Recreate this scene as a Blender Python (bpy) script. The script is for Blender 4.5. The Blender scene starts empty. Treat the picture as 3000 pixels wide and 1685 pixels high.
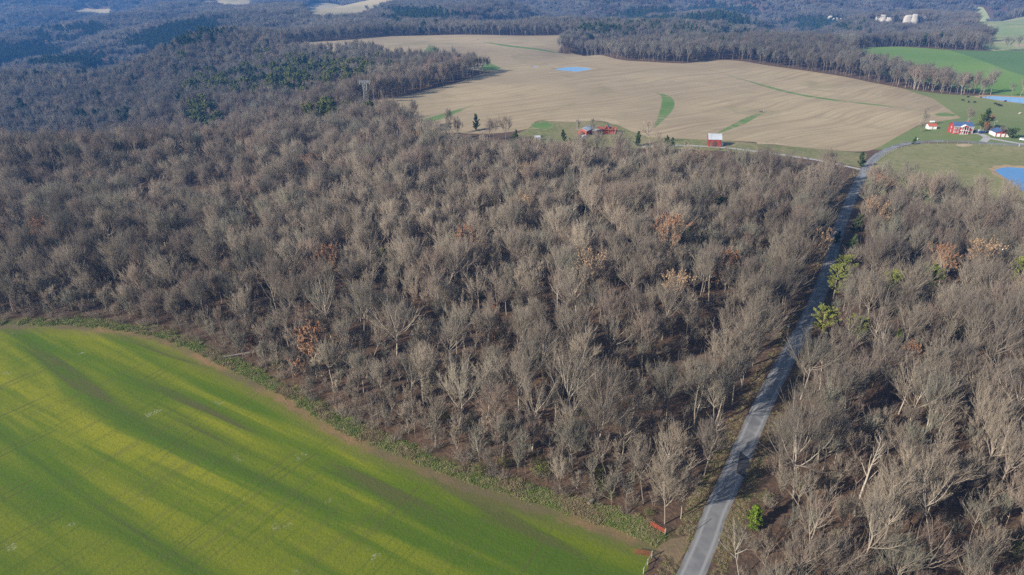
import bpy, math, random
import numpy as np
from mathutils import Vector, Matrix
from mathutils.geometry import delaunay_2d_cdt
R = math.radians
random.seed(7)
RNG = np.random.default_rng(7)
SC = bpy.context.scene
COL = SC.collection

# ------------------------------------------------------------------ camera, sky, sun, exposure
CAM_H, PITCH, FPX = 100.0, R(25.0), 2000.0          # metres above the plateau, tilt down, focal length in photo pixels
cd = bpy.data.cameras.new('camera'); cam = bpy.data.objects.new('camera', cd); COL.objects.link(cam)
cam.location = (0, 0, CAM_H); cam.rotation_euler = (math.pi/2 - PITCH, 0, 0)
cd.sensor_width = 36; cd.lens = 24.0; cd.clip_start = 0.5; cd.clip_end = 40000
SC.camera = cam
SUN_EL, SUN_AZ = R(28), R(32)                       # shadows fall to +X, turned SUN_AZ towards +Y
w = bpy.data.worlds.new('World'); SC.world = w; w.use_nodes = True
nt = w.node_tree; sky = nt.nodes.new('ShaderNodeTexSky'); sky.sky_type = 'NISHITA'; sky.sun_disc = False
sx, sy, sz = -math.cos(SUN_AZ)*math.cos(SUN_EL), -math.sin(SUN_AZ)*math.cos(SUN_EL), math.sin(SUN_EL)
sky.sun_elevation = SUN_EL; sky.sun_rotation = math.atan2(sx, sy)
sky.altitude = 200; sky.air_density = 1.0; sky.dust_density = 0.6; sky.ozone_density = 1.5
nt.links.new(sky.outputs[0], nt.nodes['Background'].inputs[0]); nt.nodes['Background'].inputs[1].default_value = 0.10
sd = bpy.data.lights.new('sun', 'SUN'); sun = bpy.data.objects.new('sun', sd); COL.objects.link(sun)
sd.energy = 4.8; sd.angle = R(0.6); sd.color = (1.0, 0.93, 0.83)
sun.rotation_euler = Vector((sx, sy, sz)).to_track_quat('Z', 'Y').to_euler(); sun.location = (sx*300, sy*300, 300)
SC.view_settings.view_transform = 'Standard'; SC.view_settings.look = 'None'; SC.view_settings.gamma = 1
SC.view_settings.use_curve_mapping = False; SC.view_settings.exposure = 0.75
SC.render.engine = 'CYCLES'
cy = SC.cycles
cy.max_bounces = 5; cy.diffuse_bounces = 2; cy.glossy_bounces = 2; cy.transmission_bounces = 2; cy.volume_bounces = 0; cy.transparent_max_bounces = 4
cy.use_denoising = False
cy.use_adaptive_sampling = False
cy.sample_clamp_indirect = 3

# ------------------------------------------------------------------ terrain
def seg_dist(x, y, a, b):
    ax, ay = a[0], a[1]; dx, dy = b[0]-ax, b[1]-ay
    t = np.clip(((x-ax)*dx + (y-ay)*dy)/(dx*dx+dy*dy), 0, 1)
    return np.hypot(x-ax-t*dx, y-ay-t*dy), t
# valley centre lines: x, y, depth, half width
VALLEYS = [
    [(-620, 330, 20, 60), (-330, 338, 17, 45), (-200, 325, 11, 34), (-110, 310, 5, 28)],
    [(-10, 225, 2, 20), (5, 265, 4.5, 26), (-20, 310, 4.5, 28), (-40, 350, 1.5, 26)],
    [(-640, 1650, 15, 60), (-600, 1400, 62, 80), (-575, 1230, 80, 85), (-585, 1080, 75, 75), (-640, 1010, 55, 65), (-740, 1000, 40, 65)],
    [(-1010, 1650, 20, 70), (-960, 1400, 70, 90), (-980, 1200, 70, 90)],
    [(-1500, 2600, 40, 120), (-900, 2450, 80, 130), (-300, 2700, 60, 150)], [(500, 1500, 40, 90), (700, 1750, 70, 120), (1300, 2100, 70, 150)],
    [(330, 1130, 15, 60), (470, 1230, 45, 110), (900, 1400, 60, 160), (1400, 1300, 50, 150)],
    [(-60, 1500, 30, 80), (150, 1650, 45, 130), (500, 2000, 50, 200)],
    [(60, 905, 3, 30), (95, 1010, 10, 40), (200, 1120, 20, 60)],
]
# the ravine country on the left: heights of the ground at places read off the photograph's ridges
def _z(px, py, D, cover=14.):
    u, v = px-1500., py-842.5; c, s_ = math.cos(PITCH), math.sin(PITCH); dn = FPX*s_+v*c; fw = FPX*c-v*s_; return (u/fw*D, D, CAM_H-D*dn/fw-cover)
CTRL = [_z(0, 392, 385), _z(150, 398, 385), _z(300, 402, 385), _z(450, 405, 385), _z(600, 415, 385), _z(700, 426, 378), _z(850, 385, 425), _z(1000, 360, 445), _z(1150, 370, 430),
        _z(690, 415, 520, 0), _z(790, 385, 540, 0), (-250, 500, -34), (-400, 510, -50), (-560, 520, -58), (-800, 540, -62), (-150, 480, -12), (-60, 520, -1),
        _z(0, 330, 700), _z(0, 270, 800), _z(0, 217, 900), _z(150, 215, 900), _z(300, 330, 690), _z(300, 270, 790), _z(300, 214, 890), _z(500, 330, 650), _z(500, 250, 780), _z(380, 188, 930), _z(450, 158, 980),
        _z(500, 135, 1010), _z(560, 108, 1060), _z(640, 98, 1080), _z(720, 92, 1090), _z(640, 200, 870), _z(700, 330, 620), _z(800, 250, 720), _z(900, 300, 620), _z(900, 200, 830), _z(800, 160, 920), (-131, 577, 0), (-60, 577, 0),
        _z(0, 135, 1420), _z(120, 150, 1330), _z(200, 170, 1250), _z(270, 200, 1130), _z(100, 195, 1180), (-560, 1000, -88), (-700, 1000, -92), (-1000, 960, -90), (-600, 1150, -92), (-560, 1250, -75), (-560, 1400, -55), (-700, 1300, -88), (-420, 600, -66), (-250, 585, -45),
        _z(100, 105, 1650), _z(250, 75, 1800), _z(400, 45, 2000), _z(470, 38, 2050), (-1350, 1750, -85), (-1250, 2100, -70), (-760, 1750, -60), (-650, 1950, -35), _z(600, 60, 1700), _z(700, 60, 1700), (-338, 1085, 0), (-200, 1100, 0), (-250, 1000, 0), (-200, 900, 0), (-120, 800, 0),
        (-60, 700, 0), (0, 577, 0), (0, 450, 0), (0, 350, 0), (-60, 300, 0), (-200, 300, 0), (-350, 300, 0), (-500, 280, 0), (-100, 200, 0), (-300, 200, 0), (-500, 180, 0), (0, 200, 0), (0, 60, 0), (-250, 60, 0), (-500, 60, 0), (0, 700, 0), (0, 850, 0), (0, 1000, 0), (0, 1150, 0), (-100, 1200, 0), (-300, 1250, -5), (-800, 300, -10), (-800, 100, 0), (100, 400, 0), (100, 800, 0), (100, 1100, 0), (-300, 1500, -10), (0, 1500, -10), (-400, 1900, -5), (0, 1900, 0)]
_C = np.array(CTRL)/np.array([1000., 1000., 1.])
def _k(r2): return np.where(r2 > 1e-12, r2*np.log(np.maximum(r2, 1e-12)), 0)
_A = np.zeros((len(_C)+3,)*2); _n = len(_C); _A[:_n, :_n] = _k(((_C[:, None, :2]-_C[None, :, :2])**2).sum(-1))+np.eye(_n)*2e-5; _A[:_n, _n] = 1; _A[:_n, _n+1:] = _C[:, :2]; _A[_n:, :_n] = _A[:_n, _n:].T
_W = np.linalg.solve(_A, np.concatenate([_C[:, 2], [0, 0, 0]]))
def ravines(x, y):
    sh = np.shape(x); X = np.ravel(x)/1000.; Y = np.ravel(y)/1000.; z = np.zeros(X.shape)
    m = (X < .1) & (X > -2.8) & (Y > .03) & (Y < 2.9); 
    if m.any():
        Xm, Ym = X[m], Y[m]; q = _W[_n]+_W[_n+1]*Xm+_W[_n+2]*Ym
        for c_, w_ in zip(_C, _W[:_n]): q = q+w_*_k((Xm-c_[0])**2+(Ym-c_[1])**2)
        wt = smooth(.1, -.02, Xm)*smooth(-2.7, -1.8, Xm)*smooth(.04, .2, Ym)*smooth(2.7, 2.0, Ym); z[m] = np.clip(q, -110, 25)*wt
    return z.reshape(sh)
def smooth(a, b, v):
    t = np.clip((v-a)/(b-a), 0, 1); return t*t*(3-2*t)
def hills(x, y, s, seed):
    rng = np.random.default_rng(seed); z = 0
    for i in range(7):
        a = rng.uniform(0, math.tau); k = math.tau/(s*rng.uniform(.55, 1.7)); p = rng.uniform(0, math.tau)
        z = z + np.sin((x*math.cos(a)+y*math.sin(a))*k + p + 1.3*np.sin((x*math.sin(a)-y*math.cos(a))*k*.6+p*2))
    return z/3.0
def smooth(a, b, v):
    t = np.clip((v-a)/(b-a), 0, 1); return t*t*(3-2*t)
def height(x, y):
    x = np.asarray(x, float); y = np.asarray(y, float)
    D = np.hypot(x, y)
    z = 0.8*hills(x, y, 260, 3)*smooth(60, 400, D)
    z = z + ravines(x, y)
    for V in VALLEYS:
        best = np.zeros_like(z)
        for a, b in zip(V[:-1], V[1:]):
            d, t = seg_dist(x, y, a, b)
            dep = a[2]+(b[2]-a[2])*t; wd = a[3]+(b[3]-a[3])*t
            best = np.maximum(best, dep*np.exp(-(d/wd)**2))
        z = z - best
    far = smooth(1250, 1900, D)*(1-smooth(0, -300, x)*smooth(2600, 2000, y))
    z = z + far*(38*hills(x, y, 800, 11) - 16) + smooth(900, 2500, D)*6*hills(x, y, 330, 5)*smooth(1000, 1600, y - 0.2*x)
    # far meadows lie on level shoulders
    for (mx, my, mr, mz) in SHOULDERS:
        k = np.exp(-(((x-mx)**2+(y-my)**2)/(mr*mr))**2); z = z*(1-k)+mz*k
    z = z + smooth(2600, 5500, D)*(40+30*hills(x, y, 2600, 17)) 
    return z
SHOULDERS = [(-430, 1900, 420, -2), (1150, 1350, 420, 2)]
def ray(px, py):
    u, v = px-1500.0, py-842.5
    return np.array([u, FPX*math.cos(PITCH)-v*math.sin(PITCH), -(FPX*math.sin(PITCH)+v*math.cos(PITCH))])/FPX
TT = np.geomspace(50, 14000, 1100)
def hit(px, py, dz=0.0):
    """point of the ground (raised by dz) seen at a place of the photograph, found on the terrain"""
    d = ray(px, py)
    def g(t): return CAM_H + d[2]*t - height(d[0]*t, d[1]*t) - dz
    T_ = TT[::4] if dz == 6 else TT
    v = g(T_); i = int(np.argmax(v < 0)) if (v < 0).any() else len(T_)-1
    a, b = T_[max(i-1, 0)], T_[i]
    for _ in range(18):
        m = (a+b)/2
        if g(m) < 0: b = m
        else: a = m
    x, y = d[0]*b, d[1]*b
    return np.array([x, y, float(height(x, y))])
def H2(pts): return [tuple(hit(*p)[:2]) for p in pts]
def project(x, y, z):
    c, s = math.cos(PITCH), math.sin(PITCH); zz = z-CAM_H
    dep = y*c - zz*s
    return 1500+FPX*x/dep, 842.5-FPX*(y*s+zz*c)/dep, dep

# ------------------------------------------------------------------ outlines of the land (plan view)
def resample(p, step):
    out = []
    n = len(p)
    for i in range(n):
        a, b = np.array(p[i]), np.array(p[(i+1) % n]); L = np.hypot(*(b-a)); D = np.hypot(*a)
        k = max(1, int(L/max(step, D*0.012)))
        out += [tuple(a+(b-a)*j/k) for j in range(k)]
    return out
def smooth_line(p, k=6):
    p = np.array(p); q = np.vstack([2*p[0]-p[1], p, 2*p[-1]-p[-2]]); out = []
    for i in range(1, len(q)-2):
        for j in range(k):
            t = j/k
            out.append(0.5*((2*q[i])+(q[i+1]-q[i-1])*t+(2*q[i-1]-5*q[i]+4*q[i+1]-q[i+2])*t*t+(-q[i-1]+3*q[i]-3*q[i+1]+q[i+2])*t**3))
    out.append(p[-1]); return np.array(out)
def ribbon(line, wl, wr=None):
    line = np.array(line); n = len(line)
    tg = np.gradient(line, axis=0); tg /= np.linalg.norm(tg, axis=1)[:, None]
    nr = np.stack([-tg[:, 1], tg[:, 0]], 1)
    wl = np.broadcast_to(wl, n); wr = wl if wr is None else np.broadcast_to(wr, n)
    return [tuple(q) for q in line+nr*wl[:, None]] + [tuple(q) for q in (line-nr*wr[:, None])[::-1]]
def closed_smooth(p, k=4):
    p = np.array(p); n = len(p); out = []
    for i in range(n):
        q0, q1, q2, q3 = p[i-1], p[i], p[(i+1) % n], p[(i+2) % n]
        for j in range(k):
            t = j/k
            out.append(tuple(0.5*((2*q1)+(q2-q0)*t+(2*q0-5*q1+4*q2-q3)*t*t+(-q0+3*q1-3*q2+q3)*t**3)))
    return out
def inside(px, py, poly):
    px = np.asarray(px); py = np.asarray(py); c = np.zeros(px.shape, bool); P = np.array(poly)
    lo, hi = P.min(0), P.max(0)
    m = (px >= lo[0]) & (px <= hi[0]) & (py >= lo[1]) & (py <= hi[1])
    if not m.any(): return c
    X, Y = px[m], py[m]; cc = np.zeros(X.shape, bool)
    for (x0, y0), (x1, y1) in zip(P, np.roll(P, -1, 0)):
        if y0 == y1: continue
        k = ((y0 > Y) != (y1 > Y)) & (X < (x1-x0)*(Y-y0)/(y1-y0)+x0); cc ^= k
    c[m] = cc; return c
def line_dist(x, y, line):
    d = np.full(np.shape(x), 1e9)
    for a, b in zip(line[:-1], line[1:]): d = np.minimum(d, seg_dist(x, y, a, b)[0])
    return d

road_px = [(2062, 1597), (2097, 1500), (2150, 1384), (2215, 1230), (2280, 1097), (2366, 938), (2424, 797), (2452, 690), (2497, 575), (2533, 500),
           (2551, 475), (2572, 455), (2603, 437), (2641, 424), (2683, 417), (2745, 413), (2810, 414), (2870, 418), (2940, 422), (3020, 427), (3200, 440)]
road_line = smooth_line([(14, 58), (24, 76)] + H2(road_px), 6)
ROAD = ribbon(road_line, 2.35)
lane_line = smooth_line(H2([(1880, 430), (1990, 426), (2115, 432), (2210, 443), (2310, 456), (2420, 474), (2525, 497)]), 5)
LANE = ribbon(lane_line, 1.5)
DRIVE1 = ribbon(smooth_line(H2([(2835, 391), (2862, 390), (2880, 396), (2891, 404), (2880, 415)]), 5), 2.2)
DRIVE2 = ribbon(smooth_line(H2([(2888, 403), (2915, 408), (2960, 416), (3010, 424)]), 5), 2.0)
edge_px = [(0, 948), (175, 946), (349, 962), (466, 982), (559, 1016), (652, 1062), (757, 1112), (862, 1168), (955, 1226), (1048, 1273), (1165, 1325),
           (1339, 1388), (1514, 1446), (1630, 1482), (1747, 1520), (1863, 1560), (1925, 1583)]
field_edge = [(-520, 195), (-300, 196)] + H2(edge_px)
GREEN = [tuple(q) for q in smooth_line(field_edge, 4)] + H2([(1935, 1598), (1908, 1634), (1885, 1700)]) + [(18, 74), (0, 50), (-20, 10), (-60, -60), (-520, -60)]
APRON = H2([(1925, 1583), (1990, 1575), (2020, 1568)]) + H2([(2010, 1610), (1985, 1655), (1950, 1625), (1908, 1634), (1932, 1598)])
STUB = closed_smooth(H2([(850, 126), (1000, 118), (1150, 106), (1390, 102), (1700, 104), (1660, 122), (1636, 154), (1700, 161), (1800, 172), (1900, 181), (2000, 186),
        (2050, 181), (2110, 176), (2170, 179), (2250, 192), (2350, 206), (2480, 226), (2545, 240), (2640, 258), (2700, 272), (2735, 290), (2780, 320), (2815, 346),
        (2760, 354), (2700, 364), (2660, 384), (2620, 405), (2560, 438), (2500, 444), (2420, 438), (2320, 430), (2230, 418), (2120, 412), (2000, 408), (1900, 402), (1830, 385), (1800, 362), (1700, 350), (1580, 352),
        (1545, 378), (1420, 392), (1250, 384), (1180, 374), (1110, 350), (1030, 322), (1060, 304), (1150, 287), (1250, 264), (1340, 242), (1400, 220), (1445, 210), (1410, 208), (1300, 192), (1230, 190), (1150, 183), (1070, 158), (1000, 168), (900, 166), (845, 156)]), 3)
PAST1 = H2([(2640, 258), (2700, 268), (2760, 275), (2850, 281), (2905, 279), (3000, 286), (3250, 300), (3250, 445), (3020, 428), (2870, 418), (2683, 417), (2603, 437), (2560, 440), (2620, 405), (2700, 364), (2815, 346), (2735, 290)])
PAST2 = H2([(2560, 463), (2603, 441), (2683, 420), (2870, 420), (3020, 430), (3250, 445), (3250, 660), (3000, 645), (2910, 628), (2820, 605), (2700, 598), (2600, 580), (2545, 550), (2530, 520)])
GREEN2 = closed_smooth(H2([(2520, 142), (2600, 137), (2680, 139), (2780, 146), (2900, 149), (3250, 154), (3250, 298), (3000, 283), (2915, 277), (2870, 270), (2760, 250), (2640, 226), (2560, 208), (2500, 180)]), 3)
GREEN3 = H2([(2780, 147), (2900, 149), (3250, 154), (3250, 245), (3000, 222), (2920, 195), (2850, 168)])
YARD = H2([(1500, 400), (1545, 378), (1580, 352), (1700, 350), (1800, 362), (1850, 385), (1900, 402), (2120, 412), (2300, 428), (2460, 442), (2540, 450), (2530, 492), (2420, 470), (2310, 460), (2200, 450), (2100, 442), (1950, 436), (1800, 432), (1600, 425)])
FAR1 = closed_smooth(H2([(900, 22), (1000, 16), (1165, 13), (1130, 30), (1100, 50), (1050, 66), (930, 68), (890, 45)]), 3)
FAR2 = closed_smooth(H2([(2828, 62), (2900, 54), (3000, 49), (3250, 44), (3250, 147), (3000, 146), (2885, 144), (2872, 112), (2848, 92)]), 3)
FAR3 = H2([(180, 27), (250, 24), (330, 24), (330, 52), (220, 54)])
FAR4 = H2([(575, 5), (640, 0), (740, 2), (745, 30), (600, 30)])
FAR5 = H2([(1440, 20), (1490, 8), (1545, 6), (1545, 40), (1450, 46)])
FARS = [FAR1, FAR2, FAR3, FAR4, FAR5]
SLOPE = H2([(2585, 58), (2605, 35), (2625, 22), (2640, 22), (2630, 40), (2622, 58)])
def strip(px, w0): return ribbon(smooth_line(H2(px), 4), w0)
def tap(n, a, m): t = np.linspace(0, 1, n); return a + (m-a)*np.sin(t*math.pi)
def strip_t(px, m):
    l = smooth_line(H2(px), 4); return ribbon(l, tap(len(l), 0.4, m))
STRIPS = [strip_t([(1228, 168), (1258, 155), (1266, 143), (1258, 128)], 9), strip_t([(1405, 122), (1500, 136), (1600, 149), (1640, 155)], 9),
          H2([(1404, 205), (1412, 190), (1432, 180), (1446, 190), (1472, 200), (1440, 207)]), strip_t([(1150, 380), (1220, 360), (1290, 342), (1388, 307)], 6.5),
          strip_t([(1915, 268), (1950, 283), (1957, 305), (1945, 335), (1918, 375)], 5.5), strip_t([(2090, 396), (2160, 365), (2200, 345), (2246, 326)], 3.6),
          strip_t([(2120, 216), (2200, 240), (2300, 268), (2420, 290), (2600, 311), (2710, 325)], 3.6), H2([(2735, 335), (2770, 327), (2805, 337), (2790, 341), (2750, 341)]),
          H2([(1555, 362), (1600, 357), (1622, 366), (1610, 378), (1560, 378)])]
POND1 = H2([(1623, 202.5), (1640, 199.2), (1668, 196.2), (1700, 197), (1722, 200), (1736, 203.5), (1715, 206.5), (1690, 210), (1655, 207)])
POND2 = closed_smooth(H2([(2876, 286), (2905, 283), (2960, 285), (3060, 289), (3160, 296), (3160, 318), (3040, 308), (2950, 297), (2905, 291)]), 3)
POND3 = closed_smooth(H2([(2916, 502), (2930, 494), (2960, 491), (3010, 494), (3120, 500), (3120, 575), (3010, 565), (2975, 545), (2945, 522)]), 3)
POND4 = closed_smooth(H2([(1560, 195), (1567, 194), (1574, 195), (1567, 197)]), 3)
def grow(poly, m):
    P = np.array(poly); c = P.mean(0); v = P-c; L = np.linalg.norm(v, axis=1)[:, None]; return [tuple(q) for q in c+v*(1+m/L)]
def shore(poly, m, wob=0.8):
    P = grow(poly, m); return [(x+wob*math.sin(i*1.7), y+wob*math.cos(i*2.3)) for i, (x, y) in enumerate(P)]
PONDS = [POND1, POND2, POND3, POND4]
BANKS = [shore(POND1, 4, 1.5), shore(POND2, 6, 2), shore(POND3, 3.5, .8), shore(POND4, 3, .5)]
DIRT = [closed_smooth(H2([(1590, 352), (1640, 349), (1700, 348), (1760, 345), (1800, 349), (1815, 362), (1795, 364), (1760, 352), (1700, 356), (1640, 356)]), 3),
        H2([(2215, 416), (2300, 421), (2305, 425), (2220, 421)]), closed_smooth(H2([(2960, 131), (2990, 129), (3010, 133), (2985, 137)]), 3),
        closed_smooth(H2([(2800, 424), (2825, 421), (2850, 424), (2830, 430), (2808, 428)]), 3)]
# (name, outline, material key), later ones win
ZONES = [('green_field', GREEN, 'field'), ('dirt_path', APRON, 'dirt'), ('stubble_field', STUB, 'stubble'), ('farm_yard', YARD, 'yard'), ('pasture', PAST1, 'pasture'),
         ('pasture', PAST2, 'pasture2'), ('green_field', GREEN2, 'wheat'), ('green_field', GREEN3, 'wheat2')]
ZONES += [('distant_field', f, 'farfield' if i != 1 else 'farfield2') for i, f in enumerate(FARS)] + [('bare_ground', SLOPE, 'scar')]
ZONES += [('grass_ground', s, 'strip') for s in STRIPS] + [('dirt_ground', s, 'paledirt') for s in DIRT]
ZONES += [('pond_bank_ground', b, 'bank') for b in BANKS] + [('pond_water', p, 'water') for p in PONDS]
PATCH = H2([(2168, 1322), (2196, 1345), (2196, 1372), (2184, 1401), (2157, 1384)])
ZONES += [('farm_lane_road', LANE, 'lane'), ('driveway_road', DRIVE1, 'lane'), ('driveway_road', DRIVE2, 'lane'), ('road', ROAD, 'asphalt'), ('road_patch_surface', PATCH, 'tar')]

# ------------------------------------------------------------------ materials
class N:
    """tiny node builder"""
    def __init__(s, name):
        s.m = bpy.data.materials.new(name); s.m.use_nodes = True; s.t = s.m.node_tree; s.b = s.t.nodes['Principled BSDF']
        s.b.inputs['Specular IOR Level'].default_value = 0.15; s.b.inputs['Roughness'].default_value = 0.9
        s._pos = None
    def n(s, k, **kw):
        q = s.t.nodes.new(k)
        for a, v in kw.items(): setattr(q, a, v)
        return q
    def l(s, a, b): s.t.links.new(a, b)
    def put(s, sock, v):
        if hasattr(v, 'links') or isinstance(v, bpy.types.NodeSocket): s.l(v, sock)
        else: sock.default_value = v
    @property
    def pos(s):
        if s._pos is None: s._pos = s.n('ShaderNodeNewGeometry').outputs['Position']
        return s._pos
    def noise(s, scale, detail=4, rough=.55, vec=None, dist=0):
        q = s.n('ShaderNodeTexNoise'); q.inputs['Scale'].default_value = scale; q.inputs['Detail'].default_value = detail
        q.inputs['Roughness'].default_value = rough; q.inputs['Distortion'].default_value = dist; s.l(vec or s.pos, q.inputs['Vector']); return q.outputs['Fac']
    def map(s, rot=0, scale=(1, 1, 1), vec=None, loc=(0, 0, 0)):
        q = s.n('ShaderNodeMapping'); q.inputs['Rotation'].default_value = (0, 0, rot); q.inputs['Location'].default_value = loc
        s.l(vec or s.pos, q.inputs['Vector']); r = s.n('ShaderNodeVectorMath', operation='MULTIPLY'); s.l(q.outputs[0], r.inputs[0]); r.inputs[1].default_value = scale
        return r.outputs[0]
    def ramp(s, f, a, b, lo=0., hi=1.):
        q = s.n('ShaderNodeMapRange'); q.interpolation_type = 'SMOOTHSTEP'; s.put(q.inputs['Value'], f)
        q.inputs['From Min'].default_value = a; q.inputs['From Max'].default_value = b; q.inputs['To Min'].default_value = lo; q.inputs['To Max'].default_value = hi
        return q.outputs['Result']
    def mix(s, f, a, b, mode='MIX'):
        q = s.n('ShaderNodeMix', data_type='RGBA', blend_type=mode); s.put(q.inputs[0], f)
        for i, v in ((6, a), (7, b)):
            if isinstance(v, tuple): q.inputs[i].default_value = (*v[:3], 1)
            else: s.l(v, q.inputs[i])
        return q.outputs[2]
    def math(s, op, a, b=0.):
        q = s.n('ShaderNodeMath', operation=op); s.put(q.inputs[0], a); s.put(q.inputs[1], b); return q.outputs[0]
    def attr(s, name): return s.n('ShaderNodeAttribute', attribute_name=name).outputs['Fac']
    def bump(s, h, strength, dist):
        q = s.n('ShaderNodeBump'); q.inputs['Strength'].default_value = strength; q.inputs['Distance'].default_value = dist; s.l(h, q.inputs['Height']); s.l(q.outputs[0], s.b.inputs['Normal'])
    def col(s, c):
        if isinstance(c, tuple): s.b.inputs['Base Color'].default_value = (*c, 1)
        else: s.l(c, s.b.inputs['Base Color'])
        return s.m
MATS = {}
def soil(key, c1, c2, c3, s1=.05, s2=.6, bump=.3):
    k = N(key); a = k.noise(s1, 5); b = k.noise(s2, 5, .65)
    c = k.mix(k.ramp(a, .35, .65), c1, c2); c = k.mix(k.ramp(b, .45, .75), c, c3); k.bump(b, .6, bump); MATS[key] = k.col(c)
# woodland floor
k = N('leaf_litter'); a = k.noise(.035, 5); b = k.noise(.9, 6, .7); f = k.noise(5, 4, .7)
c = k.mix(k.ramp(a, .3, .7), (.098, .062, .040), (.070, .050, .036)); c = k.mix(k.ramp(b, .42, .72), c, (.175, .105, .062)); c = k.mix(k.ramp(f, .5, .8, 0, .5), c, (.05, .035, .025))
e = k.attr('edge'); c = k.mix(k.math('MULTIPLY', k.ramp(e, 5.5, .5), k.ramp(k.noise(.5, 4), .35, .6)), c, (.085, .105, .030))
k.bump(b, .8, .5); MATS['litter'] = k.col(c)
# big green field
k = N('green_field'); A = math.atan2(.52, .855)
band = k.noise(1, 4, .55, k.map(A, (.0085, .095, .03)), .9); patch = k.noise(1, 5, .6, k.map(A, (.012, .10, .05), loc=(7, 3, 0))); tram = k.noise(1, 4, .65, k.map(A, (.55, .022, .1)))
fine = k.noise(1.4, 6, .75); big = k.noise(.016, 3)
c = k.mix(k.ramp(patch, .36, .64), (.072, .122, .010), (.135, .158, .012))
c = k.mix(k.ramp(band, .46, .66, 0, .85), c, (.225, .220, .016))
c = k.mix(k.ramp(band, .475, .36, 0, .85), c, (.062, .100, .013)); c = k.mix(k.math('MULTIPLY', k.ramp(band, .43, .35), k.ramp(patch, .42, .56)), c, (.088, .084, .030))
PS = k.n('ShaderNodeSeparateXYZ'); k.l(k.pos, PS.inputs[0]); c = k.mix(k.ramp(k.math('ADD', PS.outputs[1], k.math('MULTIPLY', k.noise(.03, 3), 50.)), 150, 108, 0, .5), c, (.055, .098, .011))
c = k.mix(k.ramp(tram, .52, .68, 0, .4), c, (.09, .09, .028)); c = k.mix(k.ramp(tram, .46, .32, 0, .4), c, (.05, .085, .010))
SX = k.n('ShaderNodeSeparateXYZ'); k.l(k.map(A, (1, 1, 1)), SX.inputs[0]); fr = k.math('FRACT', k.math('DIVIDE', k.math('ADD', SX.outputs[0], k.math('MULTIPLY', k.noise(.012, 2), 14.)), 15.))
for c0 in (.40, .53): c = k.mix(k.math('MULTIPLY', k.ramp(k.math('ABSOLUTE', k.math('SUBTRACT', fr, c0)), .020, .008), k.ramp(k.noise(.05, 3), .46, .62, 0, .6)), c, (.075, .070, .025))
c = k.mix(k.ramp(fine, .45, .8, 0, .6), c, (.055, .085, .012)); c = k.mix(k.ramp(fine, .42, .2, 0, .3), c, (.24, .24, .035))
spot = k.math('MULTIPLY', k.ramp(k.noise(.14, 3), .66, .74), k.ramp(k.noise(2.2, 4, .7), .5, .62)); c = k.mix(spot, c, (.33, .31, .24))
e = k.attr('edge'); en = k.math('ADD', e, k.math('MULTIPLY', k.math('SUBTRACT', k.noise(.25, 5, .6), .5), 5.))
dirt = k.mix(k.ramp(k.noise(.05, 3), .42, .62), (.125, .098, .052), (.235, .140, .070)); dirt = k.mix(k.ramp(k.noise(1.2, 5, .7), .4, .7, 0, .6), dirt, (.115, .095, .045))
c = k.mix(k.ramp(en, 7.5, 5.0, 0, .45), c, (.115, .11, .035)); pm = k.math('MULTIPLY', k.ramp(en, 4.6, 2.6), k.ramp(en, -.8, 1.2)); c = k.mix(k.math('MULTIPLY', pm, k.ramp(k.noise(.12, 4), .3, .6, .5, .95)), c, dirt)
c = k.mix(k.ramp(en, .9, -.8), c, (.10, .12, .035))
k.bump(fine, .5, .35); k.b.inputs['Roughness'].default_value = 1; MATS['field'] = k.col(c)
# stubble
k = N('stubble_field'); a = k.noise(.006, 5, .6); b = k.noise(.04, 5, .65); P = k.n('ShaderNodeSeparateXYZ'); k.l(k.pos, P.inputs[0])
warp = k.n('ShaderNodeCombineXYZ'); wn = k.noise(.0035, 2); k.l(k.math('ADD', P.outputs[0], k.math('MULTIPLY', wn, 150.)), warp.inputs[0]); k.l(P.outputs[1], warp.inputs[1])
rows = k.noise(1, 3, .7, k.map(R(-38), (.010, .42, 0), warp.outputs[0])); rows2 = k.noise(1, 2, .6, k.map(R(-38), (.006, .12, 0), warp.outputs[0]))
c = k.mix(k.ramp(a, .35, .65), (.285, .220, .135), (.365, .285, .168)); c = k.mix(k.ramp(rows, .5, .66, 0, .5), c, (.225, .172, .108)); c = k.mix(k.ramp(rows, .48, .34, 0, .4), c, (.44, .355, .225))
c = k.mix(k.ramp(rows2, .5, .7, 0, .45), c, (.215, .15, .095)); c = k.mix(k.ramp(b, .5, .75, 0, .5), c, (.225, .185, .105)); c = k.mix(k.ramp(k.noise(.9, 4, .7), .5, .8, 0, .4), c, (.16, .11, .07))
c = k.mix(k.ramp(k.noise(.009, 4, .6, None, 1.2), .56, .68, 0, .4), c, (.17, .155, .075))
e = k.attr('edge'); c = k.mix(k.ramp(k.math('ADD', e, k.math('MULTIPLY', k.noise(.1, 3), 6.)), 9, 4, 0, .6), c, (.30, .225, .13)); MATS['stubble'] = k.col(c)
soil('dirt', (.16, .115, .07), (.20, .14, .08), (.11, .105, .04), .1, 1.2)
soil('paledirt', (.40, .31, .20), (.34, .26, .165), (.28, .22, .12), .1, .8); soil('bank', (.40, .27, .155), (.30, .215, .125), (.22, .18, .10), .1, .8)
soil('yard', (.20, .17, .085), (.13, .145, .05), (.29, .22, .13), .03, .35); soil('pasture', (.130, .170, .055), (.17, .195, .070), (.19, .175, .085), .008, .12)
soil('pasture2', (.175, .175, .070), (.23, .205, .10), (.125, .14, .050), .02, .25); soil('wheat', (.120, .205, .045), (.15, .235, .055), (.16, .205, .06), .006, .05)
soil('wheat2', (.085, .155, .050), (.10, .17, .055), (.11, .16, .05), .006, .05); soil('farfield', (.40, .32, .19), (.33, .27, .15), (.25, .25, .12), .006, .03)
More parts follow.
